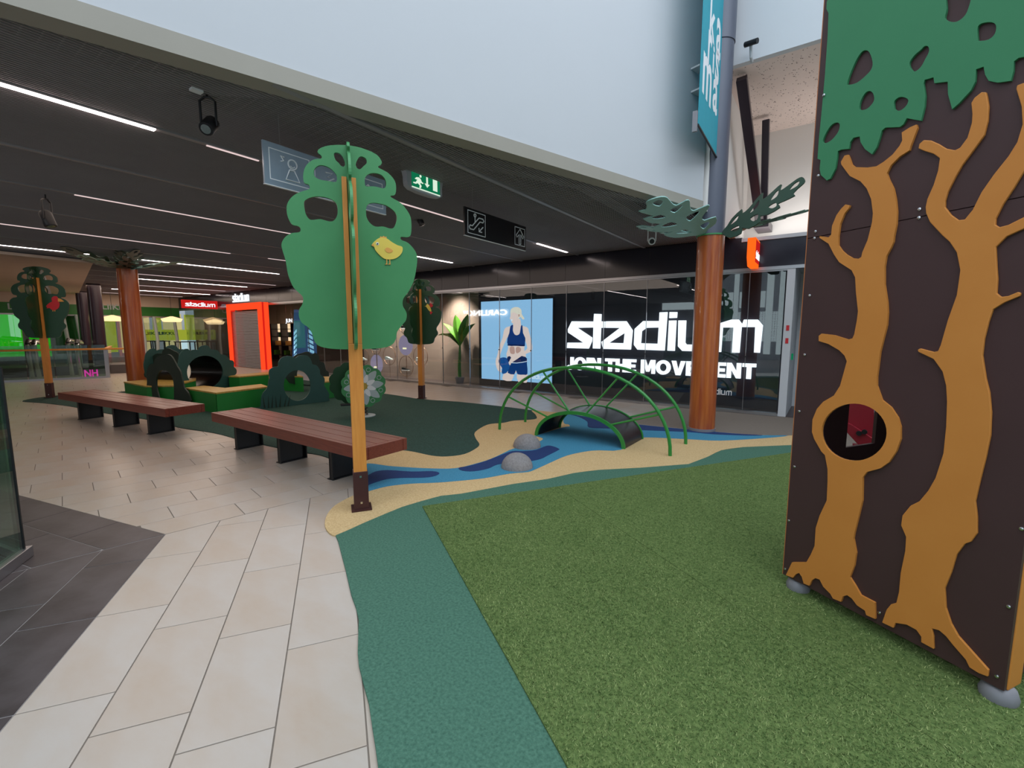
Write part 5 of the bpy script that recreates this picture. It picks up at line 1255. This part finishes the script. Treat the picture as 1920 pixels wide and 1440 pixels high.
# ================================================================== SIGNS UNDER THE CEILING
FACE = {}
def frame2d(x0, y0, x1, y1, t): return [[(x0, y0), (x1, y0), (x1, y1), (x0, y1)], [(x0 + t, y0 + t), (x1 - t, y0 + t), (x1 - t, y1 - t), (x0 + t, y1 - t)]]
def sign_parts(root, a, b0, z0, L_, Hh_, facem):
    sb_ = MB().box((a - 0.02, b0, z0), (a, b0 + L_, z0 + Hh_)).build('sign_board', facem, root); root['_'] = 1; del root['_']; FACE[root.name] = sb_
    MB().box((a - 0.021, b0 - 0.002, z0 - 0.006), (a + 0.001, b0 + L_ + 0.002, z0)).build('edge_trim', 'white_print', root)
    for f in (0.12, 0.88):
        MB().tube([(a - 0.01, b0 + L_ * f, z0 + Hh_), (a - 0.01, b0 + L_ * f, ZC)], 0.0022, 5).build('wire', 'alu', root)
def flat(root, name, loops, a, m='white_print'):
    MB().prism(loops, (a + 0.0015, 0, 0), (0, 1, 0), (0, 0, 1), 0.0015).build(name, m, FACE[root.name])
def line(root, name, pts, a, r=0.007, m='white_print'):
    MB().tube([(a + 0.001, p[0], p[1]) for p in pts], r, 5).build(name, m, FACE[root.name])
# escalator sign
aS = -3.55
s0 = PA(871, 388, aS); s1 = PA(872, 442, aS); s2 = PA(986, 423, aS)
es = thing('direction_sign', 'black hanging sign with escalator and up arrow pictograms', 'sign', (aS, s0.y, s1.z))
b0, z0, L_, Hg = s0.y, s1.z + 0.01, s2.y - s0.y, s0.z - s1.z
sign_parts(es, aS, b0, z0, L_, Hg, 'signbk')
def U2(fx, fy): return (b0 + fx * L_, z0 + fy * Hg)
bx0, bx1 = b0 + 0.04 * L_, b0 + 0.30 * L_
flat(es, 'pictogram_frame', frame2d(bx0, z0 + 0.10 * Hg, bx1, z0 + 0.92 * Hg, 0.008), aS)
flat(es, 'pictogram_frame', frame2d(b0 + 0.79 * L_, z0 + 0.14 * Hg, b0 + 0.98 * L_, z0 + 0.88 * Hg, 0.008), aS)
bw = bx1 - bx0
def E(fx, fy): return (bx0 + fx * bw, z0 + (0.10 + 0.82 * fy) * Hg)
line(es, 'escalator_pictogram', [E(0.12, 0.20), E(0.32, 0.20), E(0.68, 0.62), E(0.85, 0.62), E(0.90, 0.70), E(0.85, 0.78), E(0.62, 0.78), E(0.25, 0.36), E(0.12, 0.36), E(0.08, 0.28), E(0.12, 0.20)], aS)
line(es, 'person_pictogram', [(E(0.40, 0.82)[0] + 0.018 * math.cos(t), E(0.40, 0.84)[1] + 0.018 * math.sin(t)) for t in [i * math.pi / 5 for i in range(11)]], aS)
line(es, 'person_pictogram', [E(0.40, 0.76), E(0.40, 0.56)], aS)
line(es, 'arrow_pictogram', [E(0.85, 0.42), E(0.62, 0.18)], aS); line(es, 'arrow_pictogram', [E(0.62, 0.34), E(0.62, 0.18), E(0.78, 0.18)], aS)
ax0 = b0 + 0.885 * L_
arw = [(ax0 - 0.02, z0 + 0.20 * Hg), (ax0 - 0.02, z0 + 0.60 * Hg), (ax0 - 0.07, z0 + 0.46 * Hg), (ax0 - 0.09, z0 + 0.54 * Hg), (ax0, z0 + 0.82 * Hg), (ax0 + 0.09, z0 + 0.54 * Hg), (ax0 + 0.07, z0 + 0.46 * Hg), (ax0 + 0.02, z0 + 0.60 * Hg), (ax0 + 0.02, z0 + 0.20 * Hg), (ax0 - 0.02, z0 + 0.20 * Hg)]
line(es, 'arrow_pictogram', arw, aS, 0.006)
# toilet / child sign
aT = -3.62
s0 = PA(492, 262, aT); s1 = PA(497, 344, aT); s2 = PA(722, 335, aT)
ws = thing('direction_sign', 'glossy hanging sign, its grey a painted reflection, with girl pictogram partly behind the big green crown', 'sign', (aT, s0.y, s1.z))
b0, z0, L_, Hg = s0.y, s1.z + 0.004, s2.y - s0.y, s0.z - s1.z
sign_parts(ws, aT, b0, z0, L_, Hg, 'signgl')
for f0 in (0.035, 0.36, 0.68):
    flat(ws, 'pictogram_frame', frame2d(b0 + f0 * L_, z0 + 0.13 * Hg, b0 + (f0 + 0.29) * L_, z0 + 0.87 * Hg, 0.007), aT)
g0 = b0 + 0.035 * L_; gw = 0.29 * L_
def GG(fx, fy): return (g0 + fx * gw, z0 + (0.13 + 0.74 * fy) * Hg)
rcir = 0.036
line(ws, 'girl_pictogram', [(GG(0.56, 0)[0] + rcir * math.cos(t), GG(0, 0.66)[1] + rcir * math.sin(t)) for t in [i * math.pi / 8 for i in range(17)]], aT, 0.006)
line(ws, 'girl_pictogram', [(GG(0.56, 0)[0] + 0.02 * math.cos(t), GG(0, 0.65)[1] + 0.02 * math.sin(t)) for t in [math.pi * 1.15 + i * math.pi * 0.7 / 6 for i in range(7)]], aT, 0.0035)
line(ws, 'girl_pictogram', [GG(0.36, 0.82), GG(0.28, 0.84), GG(0.34, 0.70), GG(0.27, 0.66)], aT, 0.006)
line(ws, 'girl_pictogram', [GG(0.48, 0.46), GG(0.60, 0.46), GG(0.72, 0.12), GG(0.38, 0.12), GG(0.48, 0.46)], aT, 0.006)
g0 = b0 + 0.36 * L_
line(ws, 'parent_pictogram', [GG(0.3, 0.75), GG(0.5, 0.78), GG(0.35, 0.6), GG(0.55, 0.62), GG(0.3, 0.4)], aT, 0.006)
line(ws, 'parent_pictogram', [GG(0.5, 0.4), GG(0.55, 0.5), GG(0.75, 0.48), GG(0.85, 0.35), GG(0.5, 0.3)], aT, 0.006)
g0 = b0 + 0.68 * L_
line(ws, 'arrow_pictogram', [GG(0.25, 0.5), GG(0.5, 0.8), GG(0.75, 0.5)], aT, 0.006); line(ws, 'arrow_pictogram', [GG(0.5, 0.8), GG(0.5, 0.2)], aT, 0.006)
# exit sign
aX = -3.75
s0 = PA(771, 318, aX); s1 = PA(780, 352, aX); s2 = PA(824, 338, aX)
b0, z0, L_, Hg = s0.y, s1.z + 0.005, s2.y - s0.y, s0.z - s1.z
ex = thing('exit_sign', 'lit green emergency exit sign with running man and down arrow', 'exit sign', (aX, b0, z0))
M['exit_house'] = mat('light_grey_sign_housing', (176, 178, 186), 0.5, var=0.1, scale=5)
MB().prism([sm([(b0 - 0.04, z0 + Hg + 0.10), (b0 + L_ + 0.03, z0 + Hg + 0.10), (b0 + L_ + 0.04, z0 + Hg * 0.5), (b0 + L_ + 0.0, z0 - 0.03), (b0 + 0.0, z0 - 0.03), (b0 - 0.06, z0 + Hg * 0.5)], 3)], (aX, 0, 0), (0, 1, 0), (0, 0, 1), 0.07).build('housing', 'exit_house', ex, bevel=0.004)
MB().box((aX + 0.0005, b0, z0), (aX + 0.004, b0 + L_, z0 + Hg)).build('green_face', 'exit_g', ex); gf = ex.children[-1]
MB().box((aX + 0.0045, b0 - 0.0, z0 - 0.012), (aX + 0.008, b0 + L_, z0 - 0.001)).build('light_edge', 'exit_w', ex)
def X2(fx, fy): return (b0 + fx * L_, z0 + fy * Hg)
def xf(n_, pts, n=2): MB().prism([sm([X2(*p) for p in pts], n)], (aX + 0.006, 0, 0), (0, 1, 0), (0, 0, 1), 0.002).build(n_, 'exit_w', gf)
xf('running_man', [(0.10, 0.50), (0.16, 0.62), (0.24, 0.66), (0.30, 0.60), (0.34, 0.44), (0.40, 0.40), (0.38, 0.34), (0.31, 0.36), (0.28, 0.30), (0.33, 0.18), (0.30, 0.02), (0.25, 0.04), (0.27, 0.18), (0.20, 0.28), (0.14, 0.20), (0.05, 0.20), (0.05, 0.27), (0.13, 0.30), (0.19, 0.48), (0.14, 0.48)], 1)
MB().prism([ell(*X2(0.30, 0.76), 0.014, 0.014, 14)], (aX + 0.006, 0, 0), (0, 1, 0), (0, 0, 1), 0.002).build('running_man', 'exit_w', gf)
xf('arrow', [(0.50, 0.85), (0.56, 0.85), (0.56, 0.42), (0.62, 0.42), (0.53, 0.20), (0.44, 0.42), (0.50, 0.42)], 1)
xf('door_pictogram', [(0.74, 0.88), (0.90, 0.88), (0.90, 0.15), (0.74, 0.15)], 1)

# spotlights
def spot(x, y, a, tilt, lb, m='black', facing=None, sc=1.0):
    p = PA(x, y, a)
    t = thing('spotlight', lb, 'spotlight', (p.x, p.y, ZC), 'ceiling spotlights')
    hgt = ZC - p.z
    d = Vector((0.5, -0.55, -0.65)).normalized() if facing is None else Vector(facing).normalized()
    s_ = 0.075 * sc
    side = Vector((-d.y, d.x, 0)).normalized()
    top = Vector((p.x, p.y, p.z + s_ * 3.0))
    MB().tube([p + side * s_ * 0.8, p + side * s_ * 0.8 + Vector((0, 0, s_ * 2.6)), top + side * s_ * 0.3, top - side * s_ * 0.3, p - side * s_ * 0.8 + Vector((0, 0, s_ * 2.6)), p - side * s_ * 0.8], 0.010 * sc, 8).build('bracket', m, t, smooth=True)
    MB().tube([p - d * s_ * 1.3, p - d * s_ * 1.0, p + d * s_ * 0.9, p + d * s_ * 1.0], [s_ * 0.5, s_ * 0.75, s_ * 0.75, s_ * 0.7], 20).build('lamp_body', m, t, smooth=True)
    lb_ = t.children[-1]
    MB().tube([p + d * s_ * 1.01, p + d * s_ * 1.04], s_ * 0.5, 16).build('lens', 'chrome' if m == 'black' else 'black', lb_, smooth=True)
    if top.z < ZC: MB().tube([top, (top.x, top.y, ZC)], 0.008, 6).build('stem', m, t)
spot(392, 236, -3.75, 0, 'black spotlight above left of the child sign', sc=0.85)
spot(852, 352, -3.9, 0, 'black spotlight right of the exit sign', sc=0.8)
spot(789, 416, -5.2, 0, 'black spotlight below the exit sign', facing=(0.2, 0.3, -0.9), sc=0.8)
spot(90, 412, -8.0, 0, 'black spotlight at the left picture edge', facing=(0.2, 0.2, -0.9), sc=1.1)
pw_ = spot(1222, 452, -2.35, 0, 'white spotlight below the palm leaf left of the big column', 'white_print', facing=(0.35, -0.9, -0.25), sc=0.95)
tag(MB().obox(G(368, 170, ZC - 0.01), (0.05, 0.07, 0.015)).build('ceiling_sensor', 'white_print'), 'small white sensor box on the ceiling mesh above the left spotlight', 'sensor')

# ================================================================== PLAY TOWER (right)
pz = 0.085
PA0 = Vector(G(1468, 1076, pz)); pang = math.radians(-32.6)
PP = Plane((PA0.x, PA0.y), pang)
pw2 = [p[0] for p in PP.px([(1884, 1284)])][0]
TOP = 3.3
tw = thing('play_tower', 'tall dark brown play tower with orange tree trunks and green canopy boards at the right', 'play tower', (PA0.x, PA0.y, 0.02))
zseam = PP.px([(1560, 438.5)])[0][1]
holep = [(1440 + x / 3, 440 + y / 3) for x, y in ell(484, 1111, 183, 161, 40, 0.03)]
hole2 = PP.px(holep)
th = 0.018
board('wall_board', PP, [[(0, pz), (pw2, pz), (pw2, zseam - 0.002), (0, zseam - 0.002)], hole2], th, 'brown_panel', tw)
board('wall_board', PP, [[(0, zseam + 0.002), (pw2, zseam + 0.002), (pw2, TOP), (0, TOP)]], th, 'brown_panel', tw)
# exposed ply edge at left
MB().prism([[(-0.004, pz), (0, pz), (0, TOP), (-0.004, TOP)]], PP.at(0), PP.U, PP.V, th).build('ply_edge', 'ply', tw)
def r1(pts): return [(1440 + x / 3, y / 3) for x, y in pts]
def r2_(pts): return [(1440 + x / 3, 440 + y / 3) for x, y in pts]
def r3(pts): return [(1440 + x / 3, 860 + y / 3) for x, y in pts]
tk1 = r1([(410, 910), (430, 875), (450, 870), (460, 895), (470, 925), (490, 940), (560, 942), (610, 935), (650, 910), (700, 870), (740, 820), (755, 790), (752, 745), (800, 715), (835, 700), (840, 720), (800, 825), (795, 845), (740, 880), (690, 930), (668, 975), (680, 1010), (705, 1060), (718, 1120), (725, 1190), (722, 1260), (708, 1330)]) + \
 r2_([(705, 40), (690, 75), (665, 120), (655, 180), (655, 280), (670, 380), (673, 440), (668, 510), (650, 580), (630, 660), (620, 740), (612, 800), (612, 850), (640, 930), (690, 970), (730, 1030), (745, 1080), (745, 1150), (720, 1220), (680, 1280), (630, 1315), (555, 1335), (532, 1365)]) + \
 r3([(530, 235), (510, 320), (485, 420), (480, 450), (495, 530), (485, 600), (460, 668), (490, 715), (520, 768), (600, 810), (603, 902), (552, 880), (545, 855), (500, 825), (470, 785), (445, 768), (420, 775), (410, 805), (365, 787), (350, 760), (310, 720), (290, 680), (265, 672), (245, 685), (232, 715), (200, 702), (190, 665), (175, 643), (155, 650), (140, 670), (100, 655), (135, 583), (215, 583), (240, 540), (262, 490), (268, 390), (290, 320), (330, 235), (335, 130), (335, 60)]) + \
 r2_([(320, 1240), (300, 1220), (260, 1150), (247, 1110), (250, 1040), (275, 980), (310, 940), (370, 905), (405, 850), (430, 760), (443, 712), (430, 680), (400, 650), (340, 615), (285, 598), (285, 570), (300, 557), (370, 565), (450, 590), (475, 583), (485, 560), (500, 480), (506, 430), (495, 330), (490, 240), (470, 200), (400, 155), (370, 110), (340, 50), (320, 38), (290, 18)]) + \
 r1([(290, 1328), (340, 1335), (355, 1320), (360, 1270), (385, 1210), (410, 1175), (435, 1150), (460, 1155), (455, 1170), (430, 1200), (405, 1260), (395, 1330), (395, 1380), (415, 1410)]) + \
 r2_([(440, 112), (475, 132), (510, 135), (525, 125), (530, 100), (560, 30)]) + \
 r1([(585, 1250), (590, 1200), (580, 1120), (555, 1060), (520, 1020), (460, 990), (430, 950), (412, 925)])
tk2 = r1([(845, 835), (850, 810), (875, 788), (915, 790), (960, 810), (1000, 835), (1050, 845), (1080, 830), (1120, 775), (1145, 690), (1148, 640), (1142, 580), (1160, 550), (1200, 518), (1225, 518), (1232, 545), (1240, 600), (1235, 680), (1215, 760), (1150, 850), (1090, 930), (1050, 1000), (1010, 1080), (995, 1130), (995, 1165), (1030, 1210), (1070, 1238), (1105, 1235), (1150, 1180), (1200, 1080), (1270, 980), (1350, 880), (1400, 800), (1430, 700), (1425, 600), (1395, 500), (1400, 480), (1440, 465), (1475, 480), (1490, 560), (1500, 700), (1480, 850), (1440, 960), (1380, 1060), (1320, 1150), (1280, 1230), (1278, 1265), (1300, 1278), (1350, 1265), (1440, 1220), (1500, 1190), (1500, 1240), (1440, 1285), (1340, 1330)]) + \
 r2_([(1280, 70), (1285, 180), (1290, 250), (1285, 330), (1310, 350), (1350, 345), (1405, 322), (1420, 330), (1415, 345), (1330, 380), (1265, 420), (1240, 490), (1215, 590), (1205, 680), (1225, 810), (1245, 890), (1255, 1000), (1250, 1130), (1225, 1250)]) + \
 r3([(1190, 130), (1165, 240), (1175, 330), (1175, 420), (1140, 468), (1105, 480), (1060, 540), (1030, 640), (993, 730), (1000, 840), (1030, 930), (1070, 1000), (1240, 1190), (1235, 1227), (1190, 1210), (1130, 1172), (1110, 1130), (1040, 1050), (1000, 1000), (960, 965), (920, 955), (930, 1000), (932, 1072), (860, 1033), (860, 1000), (835, 965), (780, 935), (715, 925), (705, 953), (640, 922), (665, 850), (690, 820), (720, 812), (735, 750), (745, 640), (770, 520), (775, 440), (747, 375), (755, 320), (800, 265), (850, 240), (900, 180), (940, 110)]) + \
 r2_([(985, 1230), (1000, 1080), (1005, 940), (1000, 850), (980, 770), (930, 700), (845, 660), (840, 648), (855, 640), (930, 660), (955, 655), (970, 620), (1010, 480), (1060, 340), (1080, 200), (1060, 100), (1020, 40), (980, 5)]) + \
 r1([(910, 1250), (888, 1200), (885, 1165), (895, 1120), (930, 1040), (955, 960), (965, 890), (930, 865), (880, 850)])
cn = r1([(350, -160), (345, -20), (330, 10), (328, 50), (340, 75), (335, 200), (320, 420), (300, 640), (285, 790), (278, 893), (295, 900), (290, 950), (297, 985), (330, 1015), (350, 1005), (378, 950), (388, 890), (392, 850), (410, 842), (455, 838), (462, 800), (480, 775), (515, 768), (520, 800), (545, 840), (585, 868), (610, 830), (630, 770), (640, 735), (660, 718), (740, 715), (760, 700), (780, 665), (860, 680), (880, 600), (885, 540), (875, 470), (880, 450), (930, 435), (935, 468), (1010, 460), (1012, 530), (1035, 615), (1075, 580), (1140, 510), (1165, 460), (1170, 390), (1212, 375), (1220, 420), (1240, 455), (1290, 465), (1365, 455), (1380, 400), (1383, 345), (1410, 325), (1445, 320), (1500, 340), (1560, 300), (1640, 200), (1700, 0), (1700, -160)])
ch = [[(445, 470), (460, 420), (490, 350), (520, 300), (545, 283), (570, 295), (588, 350), (580, 390), (550, 425), (500, 465), (455, 477)], [(800, 380), (797, 350), (825, 310), (860, 280), (880, 260), (900, 262), (905, 290), (885, 330), (860, 375), (825, 402)],
      [(515, 615), (520, 570), (545, 525), (570, 512), (590, 525), (597, 560), (580, 590), (550, 615)], [(710, 600), (710, 570), (735, 548), (765, 547), (788, 562), (780, 590), (755, 615), (735, 623), (715, 615)],
      [(308, 795), (320, 760), (350, 710), (380, 690), (403, 698), (395, 740), (360, 785), (325, 805)], [(995, 100), (1005, 50), (1003, -30), (1060, -60), (1140, -40), (1125, 50), (1100, 95), (1060, 122), (1020, 120)], [(1180, 220), (1180, 150), (1215, 128), (1260, 126), (1282, 145), (1275, 190), (1240, 222), (1190, 230)]]
to = 0.013
def lim(l): return [(p[0], max(p[1], pz + 0.002)) for p in l]
b1_ = board('trunk_board', PP, [lim(PP.px(tk1, to)), PP.px([(x, y) for x, y in holep], to)], to - 0.0005, 'oran', tw, off=to, bevel=0.0025, seg=2)
board('trunk_board', PP, [lim(PP.px(tk2, to))], to - 0.0005, 'oran', tw, off=to, bevel=0.0025, seg=2)
board('canopy_board', PP, [[(p[0], min(p[1], TOP + 0.1)) for p in PP.px(cn, to)]] + [sm(PP.px(r1(h), to), 3) for h in ch], to - 0.0005, 'canopy', tw, off=to, bevel=0.0025, seg=2)
bolts = r1([(360, 118), (325, 538), (293, 990), (268, 1302), (262, 1340), (853, 1177), (850, 1225)]) + r2_([(235, 342), (207, 675), (177, 993), (150, 1305)]) + r3([(118, 348), (97, 620), (627, 866), (1288, 1224), (1355, 832), (1427, 394)])
for x, y in bolts:
    q = PP.px([(x, y)], 0.002)[0]
    on_canopy = y < 335 and x < 1560
    c = PP.at((to if on_canopy else 0) + 0.001) + PP.U * q[0] + Vector((0, 0, q[1]))
    mb = MB(); N_ = PP.N
    mb.tube([c, c + N_ * 0.004, c + N_ * 0.006], [0.0075, 0.0065, 0.003], 12)
    mb.build('bolt', 'chrome', tw, smooth=True)
# corner post and side
Nn = PP.N
cw = 0.095
right = PP.at() + PP.U * pw2
def pbox(name, s0, s1, d0, d1, z0, z1, m, **k):
    """box in panel frame: s along the board, d depth behind the face"""
    P_ = [PP.at(-d0) + PP.U * s0, PP.at(-d0) + PP.U * s1, PP.at(-d1) + PP.U * s1, PP.at(-d1) + PP.U * s0]
    o = MB().prism([[(p.x, p.y) for p in P_]], (0, 0, z1), (1, 0, 0), (0, 1, 0), z1 - z0).build(name, m, tw, **k); return o
pbox('corner_post', pw2 - 0.02, pw2 + 0.004, th + 0.001, th + 0.11, pz - 0.004, TOP, 'oran', bevel=0.008)
pbox('corner_post', 0.0, 0.09, th + 0.001, th + 0.095, pz, TOP, 'black')
DD = 0.92
# left side board with an opening, solid back board
IN = -PP.N
def sidepx(x, y):
    p = PLN(x, y, PP.at(), PP.U); return ((p - PP.at()).dot(IN), p.z)
so = [sidepx(1588, 745), sidepx(1634, 752), sidepx(1634, 830), sidepx(1584, 834)]
d_a, d_b = min(p[0] for p in so), max(p[0] for p in so)
z_a, z_b = min(p[1] for p in so), max(p[1] for p in so)
MB().prism([[(th + 0.1, pz), (DD, pz), (DD, TOP), (th + 0.1, TOP)], [(d_a, z_a), (d_b, z_a), (d_b, z_b + 0.3), (d_a, z_b + 0.3)]], PP.at() + PP.U * 0.018, IN, (0, 0, 1), 0.018).build('side_board', 'brown_panel', tw)
board('back_board', PP, [[(0.0, pz), (pw2, pz), (pw2, TOP), (0.0, TOP)]], 0.018, 'brown_panel', tw, off=-DD)
pbox('side_board', pw2 - 0.018, pw2, th + 0.45, DD, pz, TOP, 'brown_panel')
pbox('floor_board', 0.02, pw2 - 0.02, th + 0.1, DD, pz, pz + 0.02, 'brown_panel')
pbox('roof_board', 0.02, pw2 - 0.02, th + 0.1, DD, 1.75, 1.77, 'brown_panel')
# rubber feet
for s in (0.06, pw2 - 0.03):
    c = PP.at(-0.05) + PP.U * s
    MB().lathe([(0.058, 0.0), (0.06, 0.02), (0.05, 0.05), (0.03, pz - 0.02)], Vector((c.x, c.y, 0.019)), 24).build('foot', 'grey', tw, smooth=True)
# red play seat seen through the tower
qs = PP.at() + IN * ((d_a + d_b) / 2); vd = Vector((qs.x, qs.y, 0)).normalized()
cR = qs + vd * 1.0
rp = thing('play_counter', 'red play counter with black knobs seen through the round hole of the tower', 'play counter', (cR.x, cR.y, 0.02))
P_ = Plane((cR.x, cR.y), math.atan2(vd.y, vd.x) - math.pi / 2)
def rx(pts): return P_.px([(1440 + x / 3, 440 + y / 3) for x, y in pts])
l_ = rx([(440, 900), (600, 900), (590, 1180), (540, 1160), (440, 1080)])
MB().prism([l_], P_.at(), P_.U, P_.V, 0.03).build('back_panel', 'red', rp)
l_ = rx([(436, 1050), (470, 1065), (600, 1150), (600, 1200), (540, 1200), (500, 1170), (436, 1100)])
MB().prism([l_], P_.at(0.03), P_.U, P_.V, 0.029).build('front_rail', 'red', rp, bevel=0.004)
MB().box((cR.x - 0.03, cR.y - 0.03, 0.02), (cR.x + 0.03, cR.y + 0.03, 0.6)).build('leg', 'red', rp)
for kx, ky in ((512, 1112), (543, 1104)):
    q = rx([(kx, ky)])[0]
    c = P_.at(0.032) + P_.U * q[0] + Vector((0, 0, q[1])); MB().tube([c, c + P_.N * 0.02], 0.018, 14).build('knob', 'black', rp, smooth=True)

# ================================================================== MIRRORED SHOP SIGN ACROSS THE MALL (behind the viewer, seen in the glass)
bO = -8.9; bV = 2 * BW - bO
pL = PB(866, 590, bV); pR = PB(950, 583, bV)
t = thing('illuminated_sign', 'lit white shop lettering on the opposite wall, reflected in the shop glass', 'sign', ((pL.x + pR.x) / 2, bO, pL.z))
M['sign_refl'] = glow('lit_opposite_letters', (255, 250, 246), 9.0)
text_on('lettering', 'CARLINGS', (pR.x, bO, pL.z - 0.12), (-1, 0, 0), (0, 0, 1), pR.x - pL.x, 0.42, 'sign_refl', t, 0.03, bold=0.03)
# glowing strips and grid added on the unseen opposite wall for reflections in the glass
M['refl_glow'] = glow('added_reflection_glow', (200, 216, 220), 2.2)
w3 = tag(MB().box((-1.4, -8.99, 0.2), (6.4, -8.95, 0.3)).build('added_glow_sill', 'alu'), kind='structure')
def glow_strip(x0, x1, z0, z1):
    a_ = PB(x0, 600, 2 * BW + 8.97).x; b_ = PB(x1, 600, 2 * BW + 8.97).x
    return MB().box((a_, -8.99, z0), (b_, -8.97, z1)).build('pane', 'refl_glow', w3)
for x0, x1 in ((1373, 1382), (1434, 1447), (1458, 1475), (1488, 1500), (1520, 1545)): glow_strip(x0, x1, 0.3, 4.6)
glow_strip(1240, 1302, 2.75, 3.6); glow_strip(1316, 1372, 2.75, 3.6); glow_strip(1384, 1432, 2.75, 3.6)
ga, gb = PB(1316, 600, 2 * BW + 8.97).x, PB(1475, 600, 2 * BW + 8.97).x
mb = MB()
for k in range(36):
    a_ = ga + (gb - ga) * k / 35; mb.box((a_ - 0.025, -8.985, 1.0), (a_ + 0.025, -8.975, 2.5))
for k in range(18):
    z_ = 1.0 + 1.5 * k / 17; mb.box((ga, -8.975, z_ - 0.025), (gb, -8.968, z_ + 0.025))
tag(mb.build('added_glow_grid', 'refl_glow', w3), kind='stuff')

# added fill lamp above the shop fascia to brighten the recess wall and soffit
area('recess_fill_light', (0.4, 9.65, 3.2), (3.6, 0.5), 20, (1.0, 0.95, 0.9), (math.pi, 0, 0))
# warm interior lights for the left part of the mall
area('mall_warm_light', (-9.0, 4.5, 3.1), (9, 7), 150, (1.0, 0.80, 0.68))
area('mall_warm_light_far', (-21.0, 5.5, 3.1), (10, 5), 240, (1.0, 0.78, 0.62))
